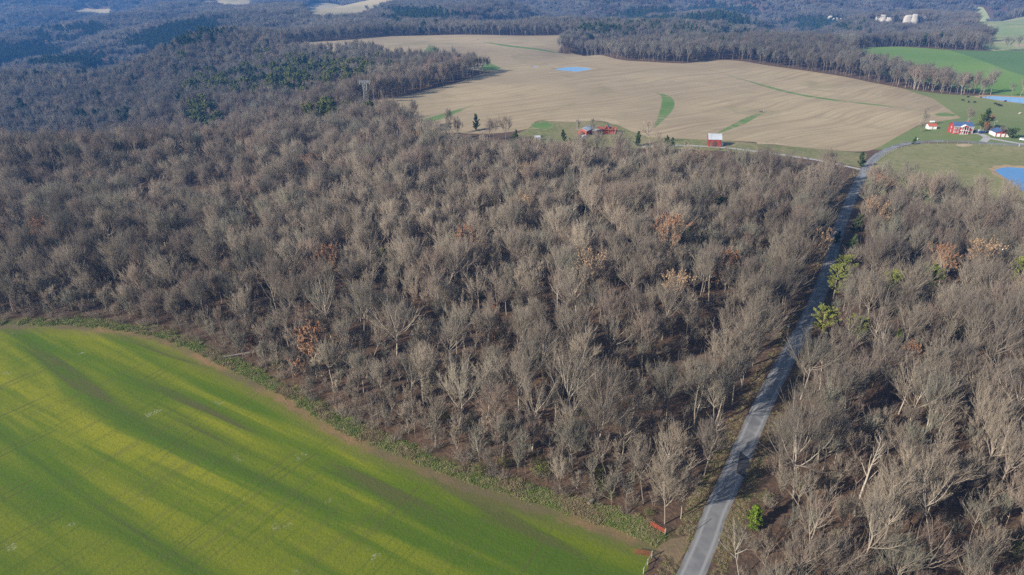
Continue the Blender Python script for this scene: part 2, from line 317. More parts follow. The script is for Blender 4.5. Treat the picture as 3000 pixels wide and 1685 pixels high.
soil('farfield2', (.19, .25, .10), (.28, .29, .14), (.38, .32, .18), .005, .02); soil('strip', (.06, .15, .028), (.085, .16, .035), (.13, .145, .045), .05, .4)
soil('scar', (.30, .22, .19), (.25, .18, .16), (.2, .15, .12), .03, .2)
k = N('strip'); e = k.attr('edge'); c = k.mix(k.ramp(k.noise(.06, 4), .35, .65), (.085, .165, .04), (.12, .19, .055)); c = k.mix(k.ramp(k.noise(.4, 4), .45, .75, 0, .6), c, (.17, .165, .075))
c = k.mix(k.ramp(k.math('ADD', e, k.math('MULTIPLY', k.math('SUBTRACT', k.noise(.22, 5, .7), .5), 3.)), .9, -.5), c, (.27, .215, .13)); MATS['strip'] = k.col(c)
k = N('asphalt'); e = k.attr('edge'); g = k.noise(.35, 4); f = k.noise(9, 4, .8)
c = k.mix(k.ramp(g, .3, .7), (.145, .145, .145), (.205, .202, .195)); c = k.mix(k.ramp(f, .4, .7, 0, .4), c, (.11, .11, .115))
c = k.mix(k.math('MULTIPLY', k.ramp(e, 1.35, .95), k.ramp(e, .45, .85)), c, (.245, .24, .232)); c = k.mix(k.math('MULTIPLY', k.ramp(k.math('ADD', e, k.math('MULTIPLY', k.noise(.8, 4), .5)), .55, .3), k.ramp(k.noise(.3, 3), .4, .6)), c, (.15, .115, .075))
c = k.mix(k.ramp(k.noise(.09, 2), .60, .63, 0, .55), c, (.11, .11, .115)); k.b.inputs['Roughness'].default_value = .85; MATS['asphalt'] = k.col(c)
soil('tar', (.045, .046, .05), (.06, .06, .062), (.035, .036, .04), .3, 3)
k = N('lane_gravel'); c = k.mix(k.ramp(k.noise(.5, 4), .4, .7), (.36, .35, .33), (.27, .26, .24)); MATS['lane'] = k.col(c)
k = N('pond_water'); k.b.inputs['Roughness'].default_value = .06; k.b.inputs['Specular IOR Level'].default_value = .5; k.b.inputs['IOR'].default_value = 1.33
k.bump(k.noise(.8, 3), .04, .1); MATS['water'] = k.col(k.mix(k.ramp(k.noise(.05, 3), .3, .7), (.03, .13, .30), (.045, .17, .36)))

# ------------------------------------------------------------------ mesh helpers
def mesh_np(name, V, F, mats, mi=None, smooth_=False):
    me = bpy.data.meshes.new(name); V = np.asarray(V, np.float32); F = np.asarray(F, np.int32); n, kk = F.shape
    me.vertices.add(len(V)); me.vertices.foreach_set('co', V.ravel()); me.loops.add(n*kk); me.loops.foreach_set('vertex_index', F.ravel())
    me.polygons.add(n); me.polygons.foreach_set('loop_start', np.arange(0, n*kk, kk, dtype=np.int32))
    if mi is not None: me.polygons.foreach_set('material_index', np.asarray(mi, np.int32))
    if smooth_: me.polygons.foreach_set('use_smooth', np.ones(n, bool))
    for m in mats: me.materials.append(m)
    me.update(calc_edges=True); return me
def link(name, data, parent=None, loc=(0, 0, 0), rz=0, **props):
    o = bpy.data.objects.new(name, data); COL.objects.link(o); o.parent = parent; o.location = loc; o.rotation_euler = (0, 0, rz)
    for a, v in props.items(): o[a] = v
    return o
def thing(name, label, cat, loc, rz=0, group=None, kind=None):
    o = link(name, None, None, loc, rz, label=label, category=cat)
    o.empty_display_size = .5
    if group: o['group'] = group
    return o

# ------------------------------------------------------------------ ground: one triangulation shared by all land zones
ang = np.concatenate([np.arange(-180, -52, 8), np.arange(-52, 52, .62), np.arange(52, 180, 8)]); rad = np.concatenate([[15, 35, 55], np.geomspace(68, 22000, 300)])
AG, RG = np.meshgrid(np.radians(ang), rad); jit = RNG.uniform(-.3, .3, AG.shape)
AG = AG + jit*math.radians(.62); GX = (RG*np.sin(AG)).ravel(); GY = (RG*np.cos(AG)).ravel()
verts = [(0., 0.)] + list(zip(GX.tolist(), GY.tolist())); edges = []
for nm, poly, mk in ZONES:
    step = .9 if mk in ('asphalt', 'water', 'lane') else 1.8
    p = resample(poly, step); b = len(verts); verts += [(float(x), float(y)) for x, y in p]; edges += [(b+i, b+(i+1) % len(p)) for i in range(len(p))]
res = delaunay_2d_cdt([Vector(v) for v in verts], edges, [], 0, 1e-4, False)
TV = np.array([tuple(v) for v in res[0]]); TF = np.array([tuple(f) for f in res[2]]); TZ = height(TV[:, 0], TV[:, 1])
for p, (bnk) in zip(PONDS, BANKS):                      # water lies level, sunk in its bank
    ctr = np.mean(p, 0); zp = float(height(*ctr)); m = inside(TV[:, 0], TV[:, 1], grow(bnk, 8)); d = line_dist(TV[:, 0], TV[:, 1], p+[p[0]]); ins = inside(TV[:, 0], TV[:, 1], grow(p, .02))
    k_ = smooth(10, 0, d); TZ = np.where(m, TZ*(1-k_)+(zp+np.minimum(d*.18, 1.2)*(~ins))*k_, TZ); TZ = np.where(ins, zp, TZ)
C2 = TV[TF].mean(1); zone = np.full(len(TF), -1)
for i, (nm, poly, mk) in enumerate(ZONES): zone[inside(C2[:, 0], C2[:, 1], poly)] = i
def land(name, idx, mk, edge_of=None, label=None):
    F = TF[idx]; u, inv = np.unique(F, return_inverse=True); V = np.column_stack([TV[u], TZ[u]])
    me = mesh_np(name, V, inv.reshape(F.shape), [MATS[mk]], None, True)
    if edge_of is not None:
        a = me.attributes.new('edge', 'FLOAT', 'POINT'); a.data.foreach_set('value', np.minimum(line_dist(V[:, 0], V[:, 1], edge_of), 60).astype(np.float32))
    return link(name, me, kind='structure')
land('ground', zone == -1, 'litter', [tuple(q) for q in smooth_line(field_edge, 2)])
seen_ = {}
for i, (nm, poly, mk) in enumerate(ZONES):
    idx = zone == i
    if not idx.any(): continue
    eo = None
    if mk == 'field': eo = [tuple(q) for q in smooth_line(field_edge, 2)]
    if mk == 'asphalt': eo = poly+[poly[0]]
    if mk in ('stubble', 'strip'): eo = poly+[poly[0]]
    land(nm, idx, mk, eo)

# ------------------------------------------------------------------ tree materials
def bark(key, a, b, tint=0.0):
    k = N(key); oi = k.n('ShaderNodeObjectInfo'); r = oi.outputs['Random']
    q = k.n('ShaderNodeCombineXYZ'); k.l(r, q.inputs[0])
    c = k.mix(r, a, b)
    zn = k.noise(.012, 3); c = k.mix(k.ramp(zn, .38, .62, 0, .35), c, tuple(v*.72 for v in b)); c = k.mix(k.ramp(k.noise(.0042, 3, .6), .47, .60, 0, .55), c, tuple(v*.55 for v in b)); c = k.mix(k.ramp(k.noise(.0037, 2, .5, k.map(1.)), .50, .62, 0, .5), c, tuple(min(1, v*1.15) for v in a))
    hue = k.math('FRACT', k.math('MULTIPLY', r, 17.3)); c = k.mix(k.ramp(hue, .62, 1, 0, tint), c, (.27, .185, .14))
    hue2 = k.math('FRACT', k.math('MULTIPLY', r, 41.7)); c = k.mix(k.ramp(hue2, .6, 1, 0, tint), c, (.20, .205, .15))
    hue3 = k.math('FRACT', k.math('MULTIPLY', r, 7.9)); c = k.mix(k.ramp(hue3, 0, 1, .0, .42), c, (.075, .06, .055))
    k.b.inputs['Roughness'].default_value = .95; MATS[key] = k.col(c)
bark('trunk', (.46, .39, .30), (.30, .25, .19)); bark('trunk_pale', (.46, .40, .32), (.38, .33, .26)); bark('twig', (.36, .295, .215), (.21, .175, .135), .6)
bark('twig_mid', (.235, .19, .142), (.14, .116, .092), .7); bark('trunk_far', (.30, .26, .21), (.22, .19, .16)); bark('twig_pale', (.42, .36, .28), (.36, .31, .24)); bark('twig_far', (.185, .17, .138), (.115, .108, .095), .4); bark('brush', (.30, .25, .185), (.20, .17, .13), .4)  # distant twigs darker in colour, standing in for self-shadow their coarse crowns lack
def leafmat(key, a, b, c3):
    k = N(key); r = k.n('ShaderNodeObjectInfo').outputs['Random']; c = k.mix(r, a, b); c = k.mix(k.ramp(k.noise(.55, 4, .7), .4, .65), c, c3)
    k.b.inputs['Roughness'].default_value = .8; MATS[key] = k.col(c)
leafmat('rust_leaves', (.35, .175, .090), (.30, .145, .075), (.22, .12, .07)); leafmat('tan_leaves', (.40, .265, .15), (.34, .21, .115), (.26, .17, .10))
leafmat('pine_yellow', (.24, .24, .055), (.175, .195, .048), (.095, .120, .034)); leafmat('cedar', (.090, .120, .040), (.065, .095, .036), (.045, .068, .03))
leafmat('cedar_bright', (.17, .205, .018), (.14, .19, .02), (.08, .125, .016)); leafmat('weeds', (.20, .25, .07), (.14, .19, .05), (.30, .27, .13))
leafmat('dry_weeds', (.33, .265, .155), (.27, .215, .12), (.20, .16, .09)); leafmat('vine', (.10, .125, .030), (.15, .15, .035), (.06, .08, .022))

# ------------------------------------------------------------------ tree generator (level by level, each a set of tapered tubes)
def unit(v): return v/np.maximum(np.linalg.norm(v, axis=-1, keepdims=True), 1e-9)
def grow_level(rng, P0, d0, L, r0, r1, k, wob, up):
    n = len(P0); P = np.zeros((n, k+1, 3)); P[:, 0] = P0; d = unit(d0)
    for s in range(k):
        d = unit(d + rng.normal(0, wob, (n, 3)) + np.array([0, 0, up])); P[:, s+1] = P[:, s] + d*(L/k)[:, None]
    rad = r0[:, None]*(1-np.linspace(0, 1, k+1)[None]) + r1[:, None]*np.linspace(0, 1, k+1)[None]
    return P, rad
def tubes(P, rad, sides):
    n, k1, _ = P.shape; T = unit(np.gradient(P, axis=1)); ref = np.where(np.abs(T[..., 2:3]) > .9, np.array([1., 0, 0]), np.array([0, 0, 1.]))
    A = unit(np.cross(T, ref)); B = np.cross(T, A); th = np.arange(sides)*math.tau/sides
    V = P[:, :, None] + rad[:, :, None, None]*(np.cos(th)[None, None, :, None]*A[:, :, None]+np.sin(th)[None, None, :, None]*B[:, :, None])
    V = V.reshape(-1, 3); i, j, s = np.meshgrid(np.arange(n), np.arange(k1-1), np.arange(sides), indexing='ij'); s2 = (s+1) % sides; b = (i*k1+j)*sides
    q = np.stack([b+s, b+s2, b+sides+s2, b+sides+s], -1).reshape(-1, 4)
    return V, np.concatenate([q[:, [0, 1, 2]], q[:, [0, 2, 3]]])
def spikes(P, d, L, r, rng=None, bend=.0):
    """thin twigs, three sided, drawn to a point: 3 triangles each"""
    d = unit(d); ref = np.where(np.abs(d[:, 2:3]) > .9, np.array([1., 0, 0]), np.array([0, 0, 1.])); A = unit(np.cross(d, ref)); B = np.cross(d, A); n = len(P)
    V = np.stack([P+A*r[:, None], P+(-.5*A+.87*B)*r[:, None], P+(-.5*A-.87*B)*r[:, None], P+d*L[:, None]], 1).reshape(-1, 3); b = np.arange(n)[:, None]*4
    return V, np.concatenate([b+[0, 1, 3], b+[1, 2, 3], b+[2, 0, 3]])
def children(rng, P, rad, per, t0, t1, ang, upk, spread=.25, length=None):
    n, k1, _ = P.shape; idx = np.repeat(np.arange(n), per); t = rng.uniform(t0, t1, len(idx)); f = t*(k1-1); j = np.minimum(f.astype(int), k1-2); u = (f-j)[:, None]
    p = P[idx, j]*(1-u)+P[idx, j+1]*u; T = unit(P[idx, j+1]-P[idx, j]); rr = rad[idx, j]*(1-u[:, 0])+rad[idx, j+1]*u[:, 0]
    rnd = unit(rng.normal(0, 1, (len(idx), 3))); side = unit(rnd-(rnd*T).sum(1)[:, None]*T); a = ang*(1+rng.normal(0, spread, len(idx)))
    d = unit(T*np.cos(a)[:, None]+side*np.sin(a)[:, None]+np.array([0, 0, upk])); return p, d, rr, t
def dome(p, Ht, crown, fork): return np.clip(1.55-np.linalg.norm((p-np.array([0, 0, Ht*(.5+fork*.4)]))/np.array([crown*.60, crown*.60, Ht*(.5-fork*.4)]), axis=1), .22, 1)
def sweep(p, d, base, k): return unit(unit(d)*(1-k)+unit(p-base)*k)
def make_tree(seed, Ht=20, crown=5.0, fork=.38, n1=9, n2=8, n3=9, n4=7, kind='bare', twr=.018, excurrent=False, trunk_r=.24, lean=.05, lo=False, sparse=1.0):
    rng = np.random.default_rng(seed); parts = {'trunk': [], 'crown': []}
    fz = fork*Ht; top = Ht*(.93 if excurrent else max(.52, fork+.14))
    P, r = grow_level(rng, np.zeros((1, 3)), np.array([[rng.normal(0, lean), rng.normal(0, lean), 1.]]), np.array([top]), np.array([trunk_r]), np.array([trunk_r*(.12 if excurrent else .45)]), 8, .035, .04)
    P[0, 0, 2] = -.8
    parts['trunk'].append(tubes(P, r, 5 if not lo else 3))
    ts = fz/top
    p, d, rr, t = children(rng, P, r, n1, ts, 1., .86 if not excurrent else .85, .10, .22)
    if not excurrent: p[:4], d[:4], t[:4] = P[0, -1], unit(np.column_stack([np.cos(np.arange(4)*1.57+rng.uniform(0, 6)), np.sin(np.arange(4)*1.57+rng.uniform(0, 6)), np.full(4, 1.9)])), 1
    hz = np.clip((p[:, 2]/Ht-fork)/(1-fork), 0, 1)
    L1 = np.where(excurrent, crown*(1.35-.75*hz), crown*1.30)*rng.uniform(.75, 1.12, len(p))
    if not excurrent: L1 = np.minimum(L1, (Ht*1.02-p[:, 2])/np.clip(d[:, 2]+.15, .35, 1))
    P1, r1 = grow_level(rng, p, d, L1, np.maximum(rr*.68, .095), np.full(len(p), .035), 6, .085, .15)
    parts['trunk'].append(tubes(P1, r1, 4 if not lo else 3))
    p, d, rr, t = children(rng, P1, r1, n2, .15, 1., .74, .12, .3); L2 = L1[np.repeat(np.arange(len(P1)), n2)]*(.60-.30*t)*rng.uniform(.7, 1.25, len(p))
    bs = np.array([0, 0, fz*.75]); d = sweep(p, d, bs, .30)
    P2, r2 = grow_level(rng, p, d, L2, np.maximum(rr*.6, .042), np.full(len(p), .020), 3 if not lo else 2, .09, .12)
    parts['crown'].append(tubes(P2, r2, 3))
    p, d, rr, t = children(rng, P2, r2, n3, .15, 1., .58, .10, .35); L3 = np.clip(L2[np.repeat(np.arange(len(P2)), n3)]*(.80-.30*t), .8, 3.0)*rng.uniform(.7, 1.25, len(p)); d = sweep(p, d, bs, .38); L3 = L3*dome(p, Ht, crown, fork)
    r3 = np.full(len(p), twr*1.15)
    if n4:
        P3, q3 = grow_level(rng, p, d, L3, r3, r3*.6, 1, .06, .10); parts['crown'].append(spikes(p, P3[:, -1]-P3[:, 0], L3, r3))
        p, d, rr, t = children(rng, P3, q3, n4, .10, .9, .52, .10, .4); L4 = np.clip(L3[np.repeat(np.arange(len(P3)), n4)]*.75, .6, 2.0)*rng.uniform(.6, 1.25, len(p)); d = sweep(p, d, bs, .36); L4 = L4*dome(p, Ht, crown, fork)
        parts['crown'].append(spikes(p, d, L4, np.full(len(p), twr*.80)))
    else: parts['crown'].append(spikes(p, d, L3, r3))
    tips = p+d*.2
    if kind in ('rust', 'tan'):
        k = rng.random(len(tips)) < .95*sparse; parts['leaves'] = [leafquads(rng, tips[k]+rng.normal(0, .1, (k.sum(), 3)), .24)]
    return {a: merge(b) for a, b in parts.items()}
def leafquads(rng, C, s, flat=0.):
    n = len(C); a = unit(rng.normal(0, 1, (n, 3))); b = unit(np.cross(a, rng.normal(0, 1, (n, 3)))); sz = s*rng.uniform(.6, 1.3, (n, 1))
    V = np.stack([C-a*sz, C+b*sz*.6, C+a*sz, C-b*sz*.6], 1).reshape(-1, 3); q = np.arange(n)[:, None]*4; return V, np.concatenate([q+[0, 1, 2], q+[0, 2, 3]])
def merge(parts):
    Vs, Fs, o = [], [], 0
    for V, F in parts: Vs.append(V); Fs.append(F+o); o += len(V)
    return np.concatenate(Vs), np.concatenate(Fs)
def make_evergreen(seed, Ht=14, w=3.2, base=.15, n=900, s=.45, open_=False, lo=False):
    rng = np.random.default_rng(seed)
    P, r = grow_level(rng, np.zeros((1, 3)), np.array([[rng.normal(0, .03), rng.normal(0, .03), 1.]]), np.array([Ht*.95]), np.array([.2]), np.array([.04]), 6, .03, .05); P[0, 0, 2] = -.8
    tr = [tubes(P, r, 5 if not lo else 3)]
    nb = 46 if not lo else 16; p, d, rr, t = children(rng, P, r, nb, base, .97, 1.25 if open_ else 1.0, .15, .15)
    prof = (1-((t-base)/(1-base)))**.75 if not open_ else np.sin(np.clip((t-base)/(1-base), 0, 1)*2.6+.45)
    L = w*np.maximum(prof, .18)*rng.uniform(.65, 1.15, len(p)); P1, r1 = grow_level(rng, p, d, L, np.maximum(rr*.35, .03), np.full(len(p), .015), 3, .08, .05)
    tr.append(tubes(P1, r1, 3)); m = n//nb
    c, dd, _, tt = children(rng, P1, r1, m, .3 if open_ else .15, 1.05, .8, .1, .4); c = c+dd*rng.uniform(0, .5, (len(c), 1))*(.8 if open_ else .5)
    # each clump of needles: a star of three leaf blades
    L_ = [leafquads(rng, c+rng.normal(0, s*.35, c.shape), s) for _ in range(3)]
    return {'trunk': merge(tr), 'crown': merge(L_)}
def make_bush(seed, Ht=3, w=1.8, n=60, k=14, r=.02):
    rng = np.random.default_rng(seed); a = rng.uniform(0, math.tau, n); q = np.sqrt(rng.random(n)); p0 = np.column_stack([np.cos(a)*q*.35*w, np.sin(a)*q*.35*w, np.full(n, -.2)])
    d = unit(np.column_stack([np.cos(a)*q*.6, np.sin(a)*q*.6, np.ones(n)])+rng.normal(0, .12, (n, 3))); P, rr = grow_level(rng, p0, d, Ht*rng.uniform(.55, 1.05, n), np.full(n, r*1.3), np.full(n, r*.6), 3, .12, .0)
    c, dd, _, t = children(rng, P, rr, k, .25, 1., .7, .1, .35); return merge([tubes(P, rr, 3), spikes(c, dd, rng.uniform(.3, .9, len(c))*Ht*.28, np.full(len(c), r*.8))])
def make_tuft(seed, Ht=.9, w=.8, n=40, bw=.035):
    rng = np.random.default_rng(seed); a = rng.uniform(0, math.tau, n); q = np.sqrt(rng.random(n))*w; p = np.column_stack([np.cos(a)*q, np.sin(a)*q, np.full(n, -.1)])
    d = unit(np.column_stack([rng.normal(0, .45, n), rng.normal(0, .45, n), np.ones(n)])); L = Ht*rng.uniform(.5, 1.1, n)
    s = unit(np.cross(d, rng.normal(0, 1, (n, 3))))*bw; V = np.stack([p-s, p+s, p+d*L[:, None]*.6+s*.8, p+d*L[:, None]], 1).reshape(-1, 3); b = np.arange(n)[:, None]*4
    return V, np.concatenate([b+[0, 1, 2], b+[0, 2, 3]])
TWIG = {'bare': ('trunk', 'twig'), 'pale': ('trunk_pale', 'twig_pale'), 'rust': ('trunk', 'twig'), 'tan': ('trunk', 'twig')}
PROTO = {}
def store(key, parts, mats):
    """mats: part name -> material key. Keeps one mesh per part, and one joined mesh for the uncountable forest."""
    d = {}; Vs, Fs, Ms, o = [], [], [], 0
    for i, (pn, (V, F)) in enumerate(parts.items()):
        d[pn] = mesh_np(key+'_'+pn, V, F, [MATS[mats[pn]]]); Vs.append(V); Fs.append(F+o); Ms.append(np.full(len(F), i)); o += len(V)
    PROTO[key] = d, (np.concatenate(Vs), np.concatenate(Fs), np.concatenate(Ms), [MATS[mats[p]] for p in parts], key)
def joined(key):
    V, F, M, ms, nm = PROTO[key][1]; return mesh_np(nm+'_joined', V, F, ms, M)
spec = [dict(Ht=21, crown=9.6, fork=.30, n1=14), dict(Ht=23, crown=9.0, fork=.38, n1=13), dict(Ht=20, crown=10.4, fork=.24, n1=15), dict(Ht=22, crown=7.6, fork=.26, n1=26, n2=7, excurrent=True, trunk_r=.22),
        dict(Ht=19, crown=8.0, fork=.30, n1=12, trunk_r=.19), dict(Ht=24, crown=10.2, fork=.36, n1=14, trunk_r=.30), dict(Ht=17, crown=6.2, fork=.20, n1=22, n2=7, n3=8, excurrent=True, trunk_r=.15)]
for s_ in spec: s_.setdefault('n2', 9); s_.setdefault('n3', 10); s_.setdefault('n4', 6)
spec += [dict(Ht=25, crown=7.4, fork=.48, n1=9, n2=8, n3=8, n4=5, trunk_r=.26, lean=.08), dict(Ht=24, crown=6.4, fork=.42, n1=12, n2=7, n3=7, n4=5, trunk_r=.23, lean=.08), dict(Ht=22, crown=8.6, fork=.34, n1=9, n2=7, n3=8, n4=5, trunk_r=.28, lean=.12)]
for i, s_ in enumerate(spec):
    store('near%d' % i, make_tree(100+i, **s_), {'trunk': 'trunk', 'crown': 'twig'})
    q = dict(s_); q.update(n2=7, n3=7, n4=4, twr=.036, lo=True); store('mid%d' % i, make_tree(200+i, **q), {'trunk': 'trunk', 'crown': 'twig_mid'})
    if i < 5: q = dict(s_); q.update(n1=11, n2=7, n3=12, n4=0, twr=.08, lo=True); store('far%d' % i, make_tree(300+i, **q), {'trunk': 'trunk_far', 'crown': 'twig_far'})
for i in range(4): store('sap%d' % i, make_tree(500+i, Ht=9+i*1.3, crown=3.2+.3*i, fork=.25, n1=14, n2=6, n3=7, n4=5, trunk_r=.07, excurrent=i % 2 == 0, twr=.018), {'trunk': 'twig', 'crown': 'twig'})
store('pale0', make_tree(41, Ht=22, crown=12.0, fork=.22, n1=12, n2=8, n3=8, n4=6, trunk_r=.36), {'trunk': 'trunk_pale', 'crown': 'twig'})
store('pale1', make_tree(47, Ht=20, crown=10.5, fork=.30, n1=12, n2=8, n3=8, n4=6, trunk_r=.30), {'trunk': 'trunk_pale', 'crown': 'twig'})
store('pale2', make_tree(44, Ht=12, crown=5.5, fork=.30, n1=8, n2=6, n3=5, n4=4, trunk_r=.14, lean=.2), {'trunk': 'trunk_pale', 'crown': 'twig'})
store('snag0', make_tree(46, Ht=24, crown=3.6, fork=.40, n1=11, n2=3, n3=2, n4=2, trunk_r=.34, excurrent=True), {'trunk': 'trunk_pale', 'crown': 'twig'})
store('rust0', make_tree(51, Ht=14, crown=6.2, fork=.16, n1=18, n2=7, n3=7, n4=5, kind='rust', trunk_r=.17, excurrent=True), {'trunk': 'trunk', 'crown': 'twig', 'leaves': 'rust_leaves'})
store('rust1', make_tree(52, Ht=19, crown=9.0, fork=.32, n1=13, n2=8, n3=8, n4=5, kind='rust', sparse=.6), {'trunk': 'trunk', 'crown': 'twig', 'leaves': 'rust_leaves'})
store('tan0', make_tree(53, Ht=20, crown=9.6, fork=.32, n1=12, n2=8, n3=8, n4=5, kind='tan', sparse=.55), {'trunk': 'trunk', 'crown': 'twig', 'leaves': 'tan_leaves'})
store('pine0', make_evergreen(61, 16, 5.2, .22, 4400, .26, True), {'trunk': 'trunk', 'crown': 'pine_yellow'})
store('pine1', make_evergreen(62, 12, 4.6, .12, 3600, .25, True), {'trunk': 'trunk', 'crown': 'pine_yellow'})
store('cedar0', make_evergreen(63, 9, 3.2, .05, 3600, .24), {'trunk': 'trunk', 'crown': 'cedar'})
store('cedar1', make_evergreen(64, 5.5, 2.2, .03, 1200, .27), {'trunk': 'trunk', 'crown': 'cedar_bright'})
store('cedar2', make_evergreen(65, 15, 5.2, .10, 4200, .36), {'trunk': 'trunk', 'crown': 'cedar'})
store('round0', make_evergreen(66, 6, 4.2, .02, 1600, .4, True), {'trunk': 'trunk', 'crown': 'cedar'})
for i in range(3): store('brush%d' % i, {'stems': make_bush(70+i, 2.6+.6*i, 2.0+.3*i, 34, 16)}, {'stems': 'brush'})
for i in range(2): store('vine%d' % i, {'stems': make_bush(75+i, 3.0, 2.2, 24, 10), 'leaf': leafquads(np.random.default_rng(i), np.random.default_rng(i+5).normal(0, 1, (420, 3))*[1.0, 1.0, .8]+[0, 0, 1.5], .16)}, {'stems': 'brush', 'leaf': 'vine'})
store('tuft0', {'blades': make_tuft(80, .9, .9, 90)}, {'blades': 'weeds'}); store('tuft1', {'blades': make_tuft(81, 1.2, .8, 90)}, {'blades': 'dry_weeds'}); store('tuft2', {'blades': make_tuft(82, .6, 1.0, 70)}, {'blades': 'weeds'})
# far clumps: a patch of far-off wood, the trees too small to tell apart
def clump(key, seed, size, count, src, mat_):
    rng = np.random.default_rng(seed); Vs, Fs, Ms, o = [], [], [], 0
    for i in range(count):
        V, F, M, ms, _ = PROTO[src[i % len(src)]][1]; a = rng.uniform(0, math.tau); s = rng.uniform(.75, 1.1); c_, s_ = math.cos(a)*s, math.sin(a)*s
        g = int(math.ceil(math.sqrt(count))); px_ = ((i % g)+rng.uniform(.1, .9))/g*size-size/2; py_ = ((i//g)+rng.uniform(.1, .9))/g*size-size/2
        Vs.append(np.column_stack([V[:, 0]*c_-V[:, 1]*s_+px_, V[:, 0]*s_+V[:, 1]*c_+py_, V[:, 2]*s])); Fs.append(F+o); Ms.append(M); o += len(V)
    PROTO[key] = {}, (np.concatenate(Vs), np.concatenate(Fs), np.concatenate(Ms), ms, key)
for i in range(2): store('tiny%d' % i, make_tree(330+i, Ht=19, crown=9, fork=.25, n1=10, n2=6, n3=8, n4=0, twr=.19, lo=True), {'trunk': 'trunk_far', 'crown': 'twig_far'})
for i in range(3): clump('clump%d' % i, 90+i, 26, 12, ['tiny0', 'tiny1'], None)

# ------------------------------------------------------------------ where trees stand
def rot_index(keys): return {k_: i for i, k_ in enumerate(keys)}
FRINGE = H2([(1205, 330), (1500, 310), (2500, 300), (2680, 380), (2560, 440), (2450, 444), (2230, 425), (1990, 425), (1830, 405), (1545, 405), (1420, 412), (1230, 385)])
OPEN = [GREEN, STUB, FRINGE, PAST1, PAST2, GREEN2, SLOPE]+FARS
def open_land(x, y):
    m = np.zeros(np.shape(x), bool)
    for p in OPEN: m |= inside(x, y, p)
    return m
def scatter_grid(cell, d0, d1, half, jit=.48):
    n = int(d1/cell)+2; xs = np.arange(-int(half*d1/cell)-12, int(half*d1/cell)+13)*cell; ys = np.arange(-4, n)*cell; X, Y = np.meshgrid(xs, ys); X = X.ravel(); Y = Y.ravel()
    X = X+RNG.uniform(-jit, jit, X.shape)*cell; Y = Y+RNG.uniform(-jit, jit, Y.shape)*cell; D = np.hypot(X, Y); k = (D >= d0) & (D < d1) & (np.abs(X) < half*Y+60) & (Y > 20); return X[k], Y[k]
rl = [tuple(q) for q in road_line]; ll = [tuple(q) for q in lane_line]
def side_of_road(x, y):   # signed distance: + to the left of the road
    s = (y-101)*.507-(x-38.7)*.862; return s
def keep_wood(x, y, near):
    k = ~open_land(x, y); dr = line_dist(x, y, rl); k &= dr > (6.6 if near else 6); k &= line_dist(x, y, ll) > 4; D = np.hypot(x, y)
    left = side_of_road(x, y) > 0; k &= ~(left & (dr < np.where(D < 190, 9.5, 6.0)) & (D < 380)); k &= ~inside(x, y, APRON)
    yard = inside(x, y, YARD) & (RNG.random(x.shape) < (.95 if near else 2)); k &= ~yard
    k &= ~(inside(x, y, LOWBRUSH) & (RNG.random(x.shape) < .72))
    for c_ in CLEAR: k &= np.hypot(x-c_[0], y-c_[1]) > c_[2]
    return k
LOWBRUSH = H2([(1200, 380), (1560, 400), (1900, 430), (2500, 445), (2540, 500), (2450, 550), (2300, 540), (2100, 525), (1900, 500), (1700, 480), (1450, 470), (1250, 440)])
CLEAR = [(*hit(2545, 452)[:2], 24), (*hit(1073, 300)[:2], 11), (*hit(2450, 80)[:2], 42), (*hit(2600, 78)[:2], 45), (*hit(2675, 82)[:2], 48), (*hit(1240, 14)[:2], 60)]
def ppos(px, py, dz=0): p = hit(px, py, dz); return p
TREES = []      # dicts: key, x, y, s (scale), rz, label, cat, group
def special(key, foot, h_px_m, label, name, group=None, rz=None, sz=None):
    p = hit(*foot); d = dict(key=key, x=p[0], y=p[1], s=h_px_m, rz=RNG.uniform(0, 6.28) if rz is None else rz, label=label, name=name, special=True); TREES.append(d)
    if group: d['group'] = group
BASE_H = {'near0': 20, 'pale0': 22, 'pale1': 20, 'pale2': 12, 'snag0': 24, 'rust0': 14, 'rust1': 19, 'tan0': 20, 'pine0': 17, 'pine1': 13, 'cedar0': 9, 'cedar1': 5.5, 'cedar2': 15, 'round0': 6}
# --- trees that stand out in the photograph: prototype, foot, scale, what they look like
special('pale0', (1672, 1268), .95, 'large pale sycamore with forking limbs in the wood gap left of the road', 'sycamore_tree', rz=.4)
special('pale1', (1345, 1268), .95, 'pale fan-crowned tree on one tall bare trunk, well left of the sycamore', 'bare_tree', rz=2.)
special('pale1', (1520, 1245), .95, 'slim pale twin-limbed tree just left of the big sycamore', 'bare_tree', rz=4.)
special('pale0', (815, 930), .9, 'broad grey spreading tree over the field edge behind fallen trunk', 'bare_tree', rz=1.)
special('pale1', (1160, 1070), .95, 'broad fan-crowned pale tree deep in the wood right of the rust-leaved oak', 'bare_tree', rz=3.)
special('rust0', (928, 1105), 1.02, 'tall oak in full rust-orange leaf at the field edge', 'oak_tree', rz=0)
special('rust0', (742, 1045), .42, 'small rust-leaved oak bush beside the fallen trunk', 'oak_tree', rz=1)
special('pale1', (2325, 1462), 1.05, 'big pale spreading tree whose limbs overhang the road', 'bare_tree', rz=5)
special('snag0', (2502, 1512), .95, 'tall pale dead snag with stubby side limbs, leaning in the right-hand wood', 'dead_tree', rz=2.2)
special('pale2', (2168, 1700), 1.0, 'small whitish tree reaching over the tarmac at the bottom of the picture', 'bare_tree', rz=2.4)
special('near3', (1948, 1535), .78, 'pinkish fine-twigged tree standing behind the red gate', 'bare_tree'); special('near6', (1995, 1520), .85, 'slender pinkish tree just right of the red gate', 'bare_tree')
special('near3', (2062, 1395), .72, 'feathery grey tree on the left verge opposite the dark tarmac patch', 'bare_tree')
special('pale2', (2175, 1130), .95, 'round-crowned tan tree alone on the left verge halfway along the road', 'bare_tree')
